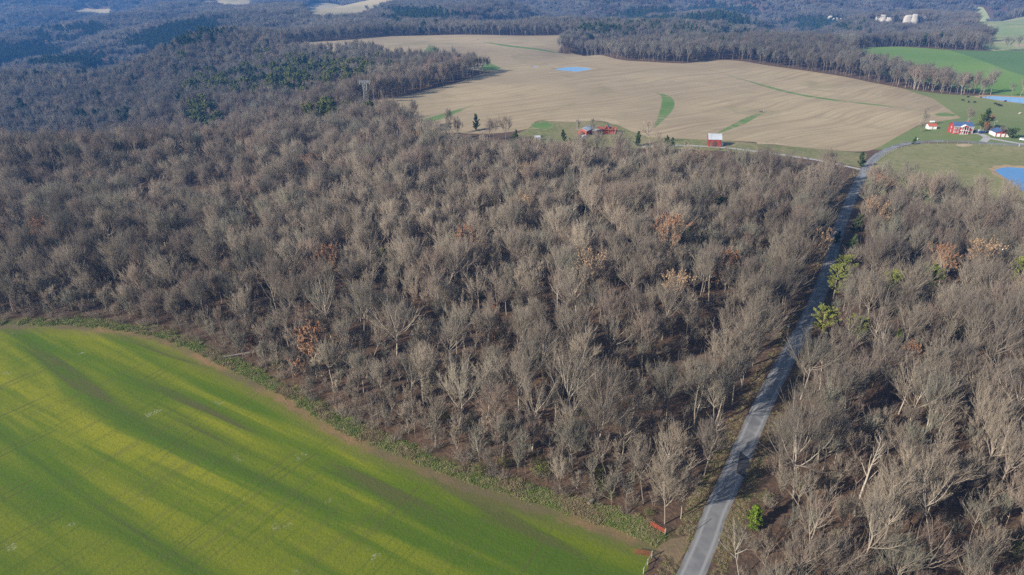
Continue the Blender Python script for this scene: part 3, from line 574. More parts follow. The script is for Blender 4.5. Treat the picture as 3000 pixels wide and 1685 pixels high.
special('pale1', (2345, 1170), .9, 'low wide yellowish tree on the right verge just below the green pines', 'bare_tree')
special('cedar1', (2208, 1545), 1.05, 'bright yellow-green cedar bush on the right verge near the bottom', 'cedar_bush')
for i, (fx, fy, kk, s, lb) in enumerate([(2440, 880, 'pine0', .88, 'tallest yellow-green pine on the right verge'), (2468, 820, 'pine1', .85, 'yellow-green pine at the top of the verge clump'), (2408, 985, 'pine1', .9, 'low yellow-green pine touching the road edge'),
        (2505, 1000, 'pine1', .75, 'low green pine at the foot of the verge clump'), (2600, 905, 'pine0', .88, 'rounded yellow-green pine amid bare trees right of the verge clump'), (2705, 880, 'pine0', .85, 'separate yellow-green pine farthest right of the pair in the wood'),
        (2490, 740, 'cedar0', .9, 'dark green cedar hugging the right road edge'), (2480, 780, 'cedar0', .8, 'dark cedar just nearer than its twin on the right road edge'), (2505, 680, 'cedar0', .9, 'dark green cedar farthest along the right road edge'),
        (2970, 880, 'pine0', 1.05, 'half-hidden green pine at the right margin of the picture'), (2632, 1000, 'cedar1', .8, 'small yellow-green bush deep in the right-hand wood')]):
    special(kk, (fx, fy), s, lb, 'pine_tree' if 'pine' in kk else ('cedar_bush' if kk == 'cedar1' else 'cedar_tree'), 'evergreens along the right side of the road')
for fx, fy, kk, s, lb in [(1370, 815, 'rust1', .95, 'oak holding orange leaves on its left crown, above the middle of the wood'), (1950, 800, 'rust1', 1.05, 'broad rust-crowned oak right of the wood centre'), (2125, 850, 'rust0', .95, 'narrow bright rust oak near the road, midway up the wood'),
        (2398, 795, 'tan0', .75, 'golden-tan tree beside the left road edge'), (1735, 900, 'tan0', .9, 'pale tan-leaved oak in the middle of the wood'), (1955, 960, 'tan0', .85, 'tan-leaved oak behind the gap left of the road'), (980, 850, 'rust1', .8, 'dark red-brown oak left of the wood centre'),
        (915, 545, 'rust1', .8, 'small red-brown oak crown near the ravine rim'), (2560, 610, 'rust1', .75, 'rust-topped tree near the far right wood margin'), (2545, 690, 'tan0', .75, 'orange-tan tree at the right road edge before the bend'), (140, 760, 'rust1', .8, 'reddish oak in the wood at the far left'),
        (2740, 860, 'rust1', .85, 'reddish-brown oak in the right-hand wood'), (1450, 1000, 'rust0', .75, 'small red-brown oak in the hollow'), (1530, 690, 'tan0', .85, 'tan oak high in the wood, left of centre line'), (2830, 860, 'tan0', .9, 'pinkish-tan oak near the right margin'), (1200, 800, 'pine1', .8, 'lone yellow-green pine among bare crowns'),
        (1330, 745, 'pine1', .8, 'small yellow-green pine in mid-wood'), (1120, 790, 'pine1', .75, 'yellow-green pine left of mid-wood'), (2098, 640, 'pine1', .9, 'yellow-green pine by the lane end of the wood'), (2695, 730, 'pine1', .7, 'small green pine in the right wood'), (2595, 740, 'pine1', .7, 'small green pine beside the right wood clearing')]:
    special(kk, (fx, fy), s, lb, 'pine_tree' if 'pine' in kk else 'oak_tree', 'leafy trees among the bare wood')
for fx, fy, kk, s, lb in [(1395, 383, 'cedar2', .80, 'tall dark pine standing alone on the lower margin of the stubble field'), (1508, 420, 'cedar0', 1.0, 'dark cedar below the farmyard grass'), (1652, 415, 'cedar0', .9, 'cedar left of the tin-roofed shed'), (1668, 450, 'cedar0', 1.1, 'taller cedar just below the tin-roofed shed'),
        (1866, 428, 'cedar0', 1.05, 'round cedar left of the white bare tree'), (1950, 448, 'cedar2', .72, 'leaning ragged cedar right of the white bare tree'), (1962, 450, 'cedar0', 1.1, 'dark cedar pressed against the ragged one'), (2100, 530, 'cedar0', .9, 'cedar in the wood below the red barn'),
        (2520, 490, 'cedar2', .62, 'dark cedar on the inside of the road bend'), (2425, 492, 'cedar0', .9, 'bushy cedar in the wood before the bend'), (2675.5, 424, 'cedar0', .6, 'small cone-shaped cedar on the road shoulder'), (2963, 404, 'round0', 1.0, 'round dark evergreen beside the red garage'),
        (2880, 383, 'cedar2', 1.05, 'big dark pine between the red house and the garage'), (2872, 380, 'pine0', .75, 'lighter pine leaning left of the big dark pine')]:
    special(kk, (fx, fy), s, lb, 'cedar_tree' if 'cedar' in kk else 'pine_tree' if 'pine' in kk else 'evergreen_bush', 'evergreens around the farm')
for fx, fy, kk, s, lb in [(1905, 425, 'pale2', 1.35, 'white-barked bare tree at the field corner left of the barn'), (1918, 440, 'pale2', 1.0, 'smaller whitish bare tree right of the taller white one'), (2830, 372, 'near0', .62, 'feathery bare tree behind the red house'), (2705, 372, 'near6', .7, 'thin bare tree beside the white shed'),
        (2695, 388, 'sap1', .7, 'dark bare shrub clump left of the white shed'), (2885, 392, 'rust0', .5, 'small rust-brown tree under the big pine'), (1075, 42, 'far0', 1.0, 'lone round bare tree on the pale far field'), (1690, 395, 'sap0', 1.0, 'bare yard tree left of the shed'), (1735, 398, 'near6', .6, 'bare yard tree between the two farm ruins'),
        (2930, 402, 'sap3', .6, 'bare sapling beside the lamp pole'), (2895, 375, 'rust0', .6, 'thin brown-leaved tree against the big pine')]:
    special(kk, (fx, fy), s, lb, 'bare_tree' if 'rust' not in kk else 'oak_tree', 'bare trees around the farm')
# --- evergreen patches on the hillsides (unlabelled kind of mass)
def patch(cx, cy_, sx, sy, n, keys, smin=.8, smax=1.2):
    u = cx+RNG.normal(0, sx, n)-1500.; v = np.clip(cy_+RNG.normal(0, sy, n), 6, 1600)-842.5; c, s_ = math.cos(PITCH), math.sin(PITCH); T_ = np.geomspace(200, 7000, 420)[None]
    dx, dy, dz = (u/FPX)[:, None], (c-v/FPX*s_)[:, None], -(s_+v/FPX*c)[:, None]; g = CAM_H+dz*T_-height(dx*T_, dy*T_)-7; i = np.argmax(g < 0, 1); r = np.arange(n); t = T_[0, i]
    return [(RNG.choice(keys), float(dx[j, 0]*t[j]), float(dy[j, 0]*t[j]), RNG.uniform(smin, smax)) for j in r if i[j] > 0]
EVER = patch(600, 360, 28, 16, 24, ['pine0', 'pine1'], .95, 1.25) + patch(970, 352, 42, 10, 18, ['pine1', 'pine0'], .8, 1.1) + patch(760, 250, 90, 22, 110, ['cedar2', 'pine0', 'cedar2']) + patch(900, 225, 60, 18, 50, ['cedar2', 'pine0']) + patch(1040, 210, 60, 12, 20, ['cedar2', 'pine0']) \
    + patch(640, 270, 60, 12, 30, ['pine0']) + patch(200, 130, 90, 16, 40, ['cedar2']) + patch(2200, 85, 160, 20, 70, ['cedar2']) + patch(2060, 110, 60, 10, 30, ['cedar2']) + patch(1200, 55, 60, 12, 40, ['cedar2']) + patch(2700, 130, 60, 6, 12, ['round0', 'cedar2'])+patch(2560, 175, 60, 10, 14, ['cedar2']) \
    + patch(2900, 480, 5, 3, 3, ['cedar0']) + patch(1900, 600, 500, 60, 22, ['pine1', 'cedar0'], .6, 1.) + patch(2750, 700, 130, 60, 14, ['pine1', 'cedar0'], .6, .9)+patch(2500, 1200, 300, 200, 6, ['cedar0'], .5, .8) + patch(300, 350, 200, 30, 20, ['cedar2']) + patch(250, 240, 160, 12, 14, ['cedar2'])
EVER += patch(90, 172, 75, 13, 420, ['cedar2'], .9, 1.2)+patch(210, 192, 45, 9, 160, ['cedar2'], .9, 1.2)+patch(560, 98, 45, 14, 330, ['cedar2'], .9, 1.2)+patch(480, 128, 45, 11, 220, ['cedar2'], .9, 1.2)+patch(1215, 52, 42, 13, 260, ['cedar2'], 1., 1.3)+patch(1900, 62, 60, 16, 330, ['cedar2'], .9, 1.2)+patch(2110, 40, 60, 12, 200, ['cedar2'], .9, 1.2)+patch(2400, 75, 60, 9, 120, ['cedar2'], .9, 1.2)+patch(1760, 100, 50, 8, 90, ['cedar2'], .9, 1.2)+patch(2330, 90, 130, 14, 110, ['cedar2'], 1., 1.3)+patch(850, 245, 110, 28, 110, ['pine0', 'cedar2', 'pine1'], .8, 1.2)+patch(200, 100, 120, 16, 90, ['cedar2'], 1., 1.4)  # mostly dense dark stands added to stand in for shaded valley sides
EVER = [(e[0], e[1], e[2], e[3]*(1.3 if e[2] > 450 else 1.05)) for e in EVER if not open_land(np.array([e[1]]), np.array([e[2]]))[0]]
# --- bare wood
NEARK = ['near%d' % i for i in range(10)]; MIDK = ['mid%d' % i for i in range(7)]; FARK = ['far%d' % i for i in range(5)]; SAPK = ['sap%d' % i for i in range(4)]
X, Y = scatter_grid(6.8, 40, 430, .86); k = keep_wood(X, Y, True); X, Y = X[k], Y[k]
dens = hills(X, Y, 60, 31); gap = (np.abs(X-42) < 26) & (np.abs(Y-152) < 14)
gap = ((X-45)/24)**2+((Y-150)/14)**2 < 1
k = (RNG.random(len(X)) < np.where(gap, .25, .96)) & (dens > -1.25); X, Y, dens = X[k], Y[k], dens[k]
sp = np.array([(t['x'], t['y']) for t in TREES if t['s'] > .6 or True])
spr = np.array([6.2 if t['key'][:4] in ('pine', 'ceda', 'rust', 'tan0', 'pale') and t['y'] < 260 else 4. for t in TREES])
k = np.array([np.min(np.hypot(sp[:, 0]-a, sp[:, 1]-b)-spr) > 0 for a, b in zip(X, Y)]); X, Y, dens = X[k], Y[k], dens[k]
edge_line = [tuple(q) for q in smooth_line(field_edge, 2)]
de = line_dist(X, Y, edge_line); DD = np.hypot(X, Y)
LB = inside(X, Y, LOWBRUSH) | inside(X, Y, YARD)
DR = line_dist(X, Y, rl)
for n_, (x, y, e_, dn) in enumerate(zip(X, Y, de, dens)):
    if e_ < 4.5: continue
    small = (e_ < 11 and RNG.random() < .6) or RNG.random() < .13 or LB[n_]
    D = math.hypot(x, y); i = int(RNG.choice([7, 8, 9, 1, 3, 5, 7, 8, 9, 4])) if (D < 215 and RNG.random() < .8) else int(RNG.integers(7)); s = RNG.uniform(.48, .90)*(1+.06*dn)
    if e_ < 11: s *= .85
    if DR[n_] < 13 and (D < 135 or (side_of_road(x, y) < 0 and D < 330)): s *= .76
    elif DR[n_] < 16 and side_of_road(x, y) > 0: s = max(s, .80)
    if x > 60 and y < 95: s *= .95
    key = SAPK[i % 4] if small else NEARK[i]
    if not small and RNG.random() < .010 and D > 170: key = ['rust1', 'tan0', 'tan0'][int(RNG.integers(3))]
    TREES.append(dict(key=key, x=x, y=y, s=s if not small else RNG.uniform(.6, 1.05)*(.55 if LB[n_] else 1), rz=RNG.uniform(0, 6.28), special=False))
X, Y = scatter_grid(6.4, 430, 760, .82); k = keep_wood(X, Y, False); EXY = np.array([(e[1], e[2]) for e in EVER])
def off_ever(x, y, r): return np.array([np.min(np.hypot(EXY[:, 0]-a, EXY[:, 1]-b)) > r for a, b in zip(x, y)])
MX, MY = X[k], Y[k]; k = off_ever(MX, MY, 5.5); MX, MY = MX[k], MY[k]
X, Y = scatter_grid(7.6, 760, 1350, .80); k = keep_wood(X, Y, False); FX_, FY_ = X[k], Y[k]; k = off_ever(FX_, FY_, 5); FX_, FY_ = FX_[k], FY_[k]
X, Y = scatter_grid(23, 1350, 3600, .80); k = keep_wood(X, Y, False); CX, CY = X[k], Y[k]; k = off_ever(CX, CY, 13); CX, CY = CX[k], CY[k]
X, Y = scatter_grid(60, 3600, 9000, .80); k = keep_wood(X, Y, False); BX, BY = X[k], Y[k]
st = np.arange(0, 205, 4.6); VX = 38.7+.507*(st+32); VY = 101+.862*(st+32); off_ = RNG.uniform(6.6, 9.5, len(st)); VX = VX-.862*off_+RNG.uniform(-1, 1, len(st)); VY = VY+.507*off_+RNG.uniform(-1, 1, len(st))
k = keep_wood(VX, VY, False) | (line_dist(VX, VY, rl) > 6.2)
for x, y in zip(VX[k], VY[k]):
    if not open_land(np.array([x]), np.array([y]))[0]: TREES.append(dict(key=NEARK[int(RNG.choice([0, 1, 3, 4, 6, 8]))], x=x, y=y, s=RNG.uniform(.62, .95), rz=RNG.uniform(0, 6.28), special=False))
X, Y = scatter_grid(3.4, 60, 330, .84); k = keep_wood(X, Y, True); X, Y = X[k], Y[k]; de = line_dist(X, Y, edge_line); dr = line_dist(X, Y, rl); dc = np.hypot(X-34, Y-112)
k = (de > 3.2) & (RNG.random(len(X)) < np.where((de < 15) | (dc < 16), .80, .32)) & ((dr > 9) | (side_of_road(X, Y) < 0))
for x, y in zip(X[k], Y[k]): TREES.append(dict(key=SAPK[int(RNG.integers(4))], x=x, y=y, s=RNG.uniform(.42, .95), rz=RNG.uniform(0, 6.28), special=False))
Tx = np.array([t['x'] for t in TREES]); Ty = np.array([t['y'] for t in TREES]); Tz = height(Tx, Ty)
for t, z in zip(TREES, Tz): t['z'] = float(z)
def bigness(t):
    px, py, dep = project(t['x'], t['y'], t['z']+8*t['s'])
    if dep <= 0 or not (-60 < px < 3060 and -60 < py < 1745): return 0
    return {'sap': 8, 'near': 20}.get(t['key'].rstrip('0123456789'), 16)*t['s']/dep
order = sorted([t for t in TREES if not t['special']], key=lambda t: -bigness(t))
SPEC = [t for t in TREES if t['special']]
NI = 300-len(SPEC)-0
IND = order[:NI]; REST = order[NI:]
# --- labels for the individually built bare trees: zone and rank along a line one can follow
def frac(v, names): return names[min(len(names)-1, max(0, int(v*len(names))))]
ORD = ['first', 'second', 'third', 'fourth', 'fifth', 'sixth', 'seventh', 'eighth', 'ninth', 'tenth', 'eleventh', 'twelfth', 'thirteenth', 'fourteenth', 'fifteenth', 'sixteenth', 'seventeenth', 'eighteenth', 'nineteenth', 'twentieth']
LOOK = {'rust1': 'rust-leaved oak', 'tan0': 'tan-leaved oak', 'near0': 'grey-brown fan-crowned bare tree', 'near1': 'tall narrow-crowned grey tree', 'near2': 'low-forked broad twiggy tree', 'near3': 'straight feathery grey tree', 'near4': 'slim tree with upright crown', 'near5': 'thick-trunked dome-crowned tree', 'near6': 'small straight feathery tree',
        'near7': 'tall long-trunked high-crowned tree', 'near8': 'slender leaning narrow-crowned tree', 'near9': 'open bare tree with heavy limbs', 'sap': 'thin bare sapling'}
MARKS = [(t_['x'], t_['y'], n_) for t_, n_ in zip(SPEC, ['the big white-limbed sycamore', 'the pale fan-crowned tree', 'the slim twin-limbed pale tree', 'the broad grey field-edge tree', 'the deep-wood pale tree', 'the rust-orange oak', 'the small rust oak bush', 'the pale tree over the road', 'the dead snag', 'the whitish roadside tree',
        'the pinkish gate tree', 'the slender pinkish tree', 'the feathery verge tree', 'the round tan verge tree', 'the low yellowish verge tree', 'the bright cedar bush', 'the tallest roadside pine'])]
MARKS += [(*hit(1731, 1476)[:2], 'the cut log'), (*hit(700, 1044)[:2], 'the fallen trunk')]
seen_rows = {}
for t in IND:
    lk = LOOK.get(t['key'], LOOK['sap']); d, mx, my, mn = min((math.hypot(t['x']-m[0], t['y']-m[1]), m[0], m[1], m[2]) for m in MARKS)
    dx, dy = t['x']-mx, t['y']-my; rel = ('right of' if dx > 0 else 'left of') if abs(dx) > abs(dy) else ('behind' if dy > 0 else 'in front of')
    across = (side_of_road(t['x'], t['y']) > 0) != (side_of_road(mx, my) > 0)
    t['row'] = (lk, ('across the road from' if across else rel)+' '+mn); seen_rows.setdefault(t['row'], []).append((d, id(t), t))
    t['group'] = 'bare trees of the wood '+('left' if side_of_road(t['x'], t['y']) > 0 else 'right')+' of the road' if 'sap' not in t['key'] else 'bare saplings in the wood'
for (lk, rl_), ts in seen_rows.items():
    ts.sort(key=lambda q: q[0])
    for i, (_, _, t) in enumerate(ts): t['label'] = (ORD[min(i, 19)]+' ' if len(ts) > 1 else '')+lk+' '+rl_
def place(t):
    nm = t.get('name') or ('sapling' if t['key'].startswith('sap') else 'bare_tree')
    r = thing(nm, t['label'], {'sapling': 'sapling', 'cedar_bush': 'bush', 'evergreen_bush': 'bush'}.get(nm, 'tree'), (t['x'], t['y'], t['z']-.1), t['rz'], t.get('group'))
    r.scale = (t['s'],)*3
    for pn, me in PROTO[t['key']][0].items(): link({'trunk': 'trunk', 'crown': 'crown', 'leaves': 'leaves'}[pn], me, r)
for t in SPEC+IND: place(t)

# --- the uncountable rest, one object per kind of mass, drawn with geometry nodes
def scatter(name, label, pts, idx, rz, sc, keys):
    if len(pts) == 0: return
    me = bpy.data.meshes.new(name); pts = np.asarray(pts, np.float32); me.vertices.add(len(pts)); me.vertices.foreach_set('co', pts.ravel())
    for an, tp, v in (('pick', 'INT', np.asarray(idx, np.int32)), ('turn', 'FLOAT', np.asarray(rz, np.float32)), ('size', 'FLOAT', np.asarray(sc, np.float32))):
        me.attributes.new(an, tp, 'POINT').data.foreach_set('value', v)
    o = link(name, me, kind='stuff', label=label); c = bpy.data.collections.new(name+'_kinds')
    for i, k_ in enumerate(keys):
        c.objects.link(bpy.data.objects.new('%02d_%s' % (i, k_), joined(k_)))
    g = bpy.data.node_groups.new(name, 'GeometryNodeTree'); g.interface.new_socket('Geometry', in_out='INPUT', socket_type='NodeSocketGeometry'); g.interface.new_socket('Geometry', in_out='OUTPUT', socket_type='NodeSocketGeometry')
    n = g.nodes; i_ = n.new('NodeGroupInput'); o_ = n.new('NodeGroupOutput'); ip = n.new('GeometryNodeInstanceOnPoints'); ci = n.new('GeometryNodeCollectionInfo')
    ci.inputs['Collection'].default_value = c; ci.inputs['Separate Children'].default_value = True; ci.inputs['Reset Children'].default_value = True
    def at(nm, tp): q = n.new('GeometryNodeInputNamedAttribute'); q.data_type = tp; q.inputs['Name'].default_value = nm; return q.outputs['Attribute']
    cx = n.new('ShaderNodeCombineXYZ'); g.links.new(at('turn', 'FLOAT'), cx.inputs[2]); e2 = n.new('FunctionNodeEulerToRotation'); g.links.new(cx.outputs[0], e2.inputs[0])
    mp = n.new('GeometryNodeMeshToPoints'); g.links.new(i_.outputs[0], mp.inputs[0])
    g.links.new(mp.outputs[0], ip.inputs['Points']); g.links.new(ci.outputs[0], ip.inputs['Instance']); ip.inputs['Pick Instance'].default_value = True
    g.links.new(at('pick', 'INT'), ip.inputs['Instance Index']); g.links.new(e2.outputs[0], ip.inputs['Rotation']); g.links.new(at('size', 'FLOAT'), ip.inputs['Scale']); g.links.new(ip.outputs[0], o_.inputs[0])
    m = o.modifiers.new('scatter', 'NODES'); m.node_group = g; return o
def sc_xy(name, label, x, y, keys, s0, s1, dz=-.1, pick=None):
    x = np.asarray(x); y = np.asarray(y); n = len(x); pk = RNG.integers(0, len(keys), n) if pick is None else pick
    scatter(name, label, np.column_stack([x, y, height(x, y)+dz]), pk, RNG.uniform(0, 6.28, n), RNG.uniform(s0, s1, n), keys)
ak = NEARK+SAPK+['rust1', 'tan0']
scatter('bare_woods', 'grey-brown leafless wood filling both sides of the road beyond the nearest trees', [(t['x'], t['y'], t['z']-.1) for t in REST], [ak.index(t['key']) for t in REST], [t['rz'] for t in REST], [t['s'] for t in REST], ak)
sc_xy('ravine_woods', 'leafless wood on the ravine slopes and around the stubble field', MX, MY, MIDK, .58, .92)
sc_xy('hillside_woods', 'blue-grey leafless wood on the farther ridges', FX_, FY_, FARK, .62, .95)
sc_xy('distant_woods', 'hazy blue woods covering the hills to the top of the picture', CX, CY, ['clump%d' % i for i in range(3)], .9, 1.1)
sc_xy('horizon_woods', 'faint woods on the farthest hills', BX, BY, ['clump%d' % i for i in range(3)], 2.0, 2.6)
ek = sorted(set(e[0] for e in EVER))
scatter('evergreen_woods', 'dark green pines through the far slopes, densest stands added in place of valley shade', [(e[1], e[2], float(height(e[1], e[2]))-.1) for e in EVER], [ek.index(e[0]) for e in EVER], RNG.uniform(0, 6.28, len(EVER)), [e[3] for e in EVER], ek)
# undergrowth inside the wood and along its margins
X, Y = scatter_grid(4.2, 60, 330, .84); k = keep_wood(X, Y, True); X, Y = X[k], Y[k]; de = line_dist(X, Y, edge_line); dr = line_dist(X, Y, rl)
k = (RNG.random(len(X)) < np.where(de < 14, .95, .42)) & (de > 2.0) & (dr > 3.6); X, Y, de = X[k], Y[k], de[k]
corner = ((X-30)/30)**2+((Y-112)/16)**2 < 1
pk = np.where((RNG.random(len(X)) < np.where(corner, .22, .05)), RNG.integers(3, 5, len(X)), RNG.integers(0, 3, len(X)))
sc_xy('undergrowth', 'bare brown brush and green vines between the trunks', X, Y, ['brush0', 'brush1', 'brush2', 'vine0', 'vine1'], .5, 1.15, 0, pk)
# weeds along the field margin, the verges and the fence corner
L_ = smooth_line(field_edge, 10); L_ = L_[L_[:, 0] > -200]; tg = unit(np.gradient(L_, axis=0)); nr = np.stack([-tg[:, 1], tg[:, 0]], 1); q = RNG.integers(0, len(L_), 5200); off = -RNG.uniform(-.3, 3.1, 5200)
off = off*(.35+.65*(hills(L_[q, 0], L_[q, 1], 22, 14) > -.3)); P_ = L_[q]-nr[q]*off[:, None]+RNG.uniform(-1, 1, (5200, 2)); P_ = P_[~inside(P_[:, 0], P_[:, 1], ROAD) & ~inside(P_[:, 0], P_[:, 1], APRON)]
if inside(np.array([P_[:, 0].mean()]), np.array([P_[:, 1].mean()]), GREEN)[0]: pass
hz_ = hills(P_[:, 0], P_[:, 1], 16, 8); sc_xy('tall_weeds', 'green and straw-coloured weeds along the edge of the wood', P_[:, 0], P_[:, 1], ['tuft0', 'tuft1', 'tuft2'], .3, 1.15, 0, np.where(hz_+RNG.normal(0, .5, len(P_)) > .75, 1, RNG.integers(0, 2, len(P_))*2))
q = RNG.integers(0, 160, 5200); rr_ = road_line[q % len(road_line)]; tg = unit(np.gradient(road_line, axis=0))[q % len(road_line)]; nr = np.stack([-tg[:, 1], tg[:, 0]], 1)
sd_ = np.where(RNG.random(5200) < .6, 1, -1); u_ = RNG.uniform(2.6, 5.5, 5200)*sd_; P_ = rr_+nr*u_[:, None]+tg*RNG.uniform(-9, 9, (5200, 1)); k = ~inside(P_[:, 0], P_[:, 1], ROAD) & ~inside(P_[:, 0], P_[:, 1], APRON) & ~inside(P_[:, 0], P_[:, 1], LANE) & (np.hypot(P_[:, 0], P_[:, 1]) < 420) & (line_dist(P_[:, 0], P_[:, 1], rl) > 2.5)
P_ = P_[k]; sc_xy('roadside_weeds', 'low weeds and dead grass on both shoulders of the road', P_[:, 0], P_[:, 1], ['tuft1', 'tuft2'], .2, .55, 0)

# ------------------------------------------------------------------ built things
def flat(key, c, rough=.7, metal=0., var=.15, sc_=.8):
    k = N(key); k.b.inputs['Roughness'].default_value = rough; k.b.inputs['Metallic'].default_value = metal; tc = k.n('ShaderNodeTexCoord').outputs['Object']
    MATS[key] = k.col(k.mix(k.ramp(k.noise(sc_, 5, .65, tc), .35, .7), c, tuple(v*(1-var*2) for v in c)))
flat('red_siding', (.34, .055, .045), .7, 0, .12); flat('barn_red', (.30, .055, .045), .85, 0, .25, .5); flat('rust_roof', (.30, .10, .06), .8, 0, .3, .4); flat('white_paint', (.66, .66, .64), .6, 0, .05); flat('tin_roof', (.55, .58, .60), .45, .3, .12, .3)
flat('blue_roof', (.075, .12, .22), .55, 0, .12); flat('blue_tarp', (.05, .16, .42), .5, 0, .1); flat('red_roof', (.42, .11, .07), .6, 0, .1); flat('glass', (.03, .035, .045), .08, 0, 0); flat('dark_wood', (.10, .07, .05), .9, 0, .2); flat('grey_wood', (.42, .39, .35), .9, 0, .2, 2)
flat('steel', (.42, .43, .42), .5, .5, .1); flat('gate_red', (.48, .085, .045), .5, 0, .1); flat('gate_brown', (.26, .085, .05), .6, 0, .2); flat('brick_red', (.36, .10, .07), .8, 0, .15); flat('rock', (.46, .42, .36), .9, 0, .2, .06); flat('car_white', (.75, .76, .78), .25); flat('car_blue', (.02, .05, .13), .25); flat('car_dark', (.02, .022, .03), .25)
flat('tyre', (.02, .02, .02), .8); flat('log_bark', (.30, .25, .20), .9, 0, .25, 2); flat('log_end', (.55, .33, .20), .8, 0, .2, 3); flat('cow_black', (.018, .016, .015), .8); flat('cow_pale', (.65, .58, .45), .8); flat('bleached', (.30, .27, .23), .85, 0, .12, 1)
class MB:
    def __init__(s): s.V = []; s.F = []
    def quad(s, *p):
        b = len(s.V); s.V += [tuple(q) for q in p]; s.F += [(b, b+1, b+2)] + ([(b, b+2, b+3)] if len(p) == 4 else [])
        return s
    def box(s, x0, x1, y0, y1, z0, z1, M=None):
        c = [(x, y, z) for z in (z0, z1) for y in (y0, y1) for x in (x0, x1)]
        if M: c = [tuple(M @ Vector(q)) for q in c]
        b = len(s.V); s.V += c
        for q in ((0, 2, 3, 1), (4, 5, 7, 6), (0, 1, 5, 4), (2, 6, 7, 3), (0, 4, 6, 2), (1, 3, 7, 5)): s.F += [(b+q[0], b+q[1], b+q[2]), (b+q[0], b+q[2], b+q[3])]
        return s
    def tube(s, pts, r, n=6, r1=None):
        pts = np.array([pts], float); rr = np.linspace(r, r if r1 is None else r1, pts.shape[1])[None]; V, F = tubes(pts, rr, n); b = len(s.V); s.V += [tuple(v) for v in V]; s.F += [tuple(int(i)+b for i in f) for f in F]
        for e, o_ in ((0, 1), (pts.shape[1]-1, -1)):
            k0 = b+e*n; s.F += [(k0, k0+i+1, k0+i) if o_ == 1 else (k0, k0+i, k0+i+1) for i in range(1, n-1)]
        return s
    def prism(s, prof, x0, x1, axis='x'):
        """closed outline prof of (y, z) pushed along x (or (x, z) along y)"""
        n = len(prof); f = (lambda a, p: (a, p[0], p[1])) if axis == 'x' else (lambda a, p: (p[0], a, p[1])); b = len(s.V); s.V += [f(x0, p) for p in prof]+[f(x1, p) for p in prof]
        for i in range(n): j = (i+1) % n; s.F += [(b+i, b+j, b+n+j), (b+i, b+n+j, b+n+i)]
        s.F += [(b, b+i+1, b+i) for i in range(1, n-1)]+[(b+n, b+n+i, b+n+i+1) for i in range(1, n-1)]; return s
    def build(s, name, mk, parent=None, **p):
        me = mesh_np(name, s.V, s.F, [MATS[mk]]); me.polygons.foreach_set('use_smooth', np.zeros(len(s.F), bool)); return link(name, me, parent, **p)
def at(px, py, dz=0.): p = hit(px, py); return (float(p[0]), float(p[1]), float(p[2])+dz)
def facing(px, py, turn=0.): p = hit(px, py); return -math.atan2(p[0], p[1])*.0+turn
def roof_gable(w, d, ze, zr, over=.35, th=.14):
    """ridge along x, width w (x), depth d (y)"""
    m = MB(); s_ = (zr-ze)/(d/2); yo = d/2+over; zo = ze-s_*over
    for sg in (-1, 1): m.prism([(sg*yo, zo), (sg*yo, zo+th), (0, zr+th), (0, zr)], -w/2-over, w/2+over)
    return m
def body_gable(w, d, ze, zr): return MB().prism([(-d/2, -.6), (d/2, -.6), (d/2, ze), (0, zr), (-d/2, ze)], -w/2, w/2)
def window(par, x, y, z, w, h, ny=-1, nx=0):
    """window lying in the wall plane that faces -y (or +-x)"""
    o = link('window', None, par, (x, y, z), 0 if nx == 0 else math.pi/2*nx)
    f = MB().box(-w/2, w/2, -.07, 0, -h/2, -h/2+.14).box(-w/2, w/2, -.07, 0, h/2-.14, h/2).box(-w/2, -w/2+.14, -.07, 0, -h/2+.14, h/2-.14).box(w/2-.14, w/2, -.07, 0, -h/2+.14, h/2-.14).box(-.05, .05, -.05, -.01, -h/2+.14, h/2-.14).box(-w/2+.14, w/2-.14, -.045, -.012, -.04, .04)
    f.build('frame', 'white_paint', o); MB().box(-w/2+.14, w/2-.14, -.025, .0, -h/2+.14, h/2-.14).build('pane', 'glass', o); return o
# red farmhouse
h = thing('farmhouse', 'two-storey red farmhouse with blue roof, white windows and central gabled porch', 'house', at(2811, 389), R(-4))
h.scale = (.86, .86, .9); body_gable(14.2, 8.6, 5.6, 7.9).build('wall', 'red_siding', h); r_ = roof_gable(14.2, 8.6, 5.6, 7.9).build('roof', 'blue_roof', h)
MB().box(-7.5, 7.5, -4.68, -4.55, 5.02, 5.32).box(-7.18, -6.9, -4.36, -4.30, 0, 5.1).box(6.9, 7.18, -4.36, -4.30, 0, 5.1).build('trim', 'white_paint', h)
for zz in (1.5, 4.1):
    for xx in (-5.9, -3.9, 3.9, 5.9): window(h, xx, -4.303, zz, 1.15, 1.6)
    window(h, -7.103, 0, zz, 1.1, 1.5, nx=-1)
    d_ = MB().box(-.55, .55, -4.36, -4.303, zz-1.2, zz+.95).build('door', 'white_paint', h)
MB().prism([(-2.7, 5.3), (2.7, 5.3), (0, 6.7)], -6.7, -4.5, 'y').build('porch_gable', 'red_siding', h)
g_ = MB()
for sg in (-1, 1): g_.prism([(sg*3.0, 5.15), (sg*3.0, 5.3), (0, 6.95), (0, 6.78)], -6.95, -4.3, 'y')
g_.build('porch_roof', 'white_paint', h); MB().box(-2.7, 2.7, -6.6, -4.31, 2.65, 2.85).build('balcony_floor', 'white_paint', h); MB().box(-2.9, 2.9, -6.8, -4.31, -.1, .25).build('porch_floor', 'grey_wood', h)
for xx in (-2.55, -.9, .9, 2.55): MB().box(xx-.1, xx+.1, -6.6, -6.4, .25, 2.65).box(xx-.1, xx+.1, -6.6, -6.4, 2.85, 5.3).build('porch_post', 'white_paint', h)
b_ = MB().box(-2.5, 2.5, -6.55, -6.48, 3.6, 3.68)
for i in range(17): b_.box(-2.4+i*.3, -2.34+i*.3, -6.54, -6.49, 2.85, 3.6)
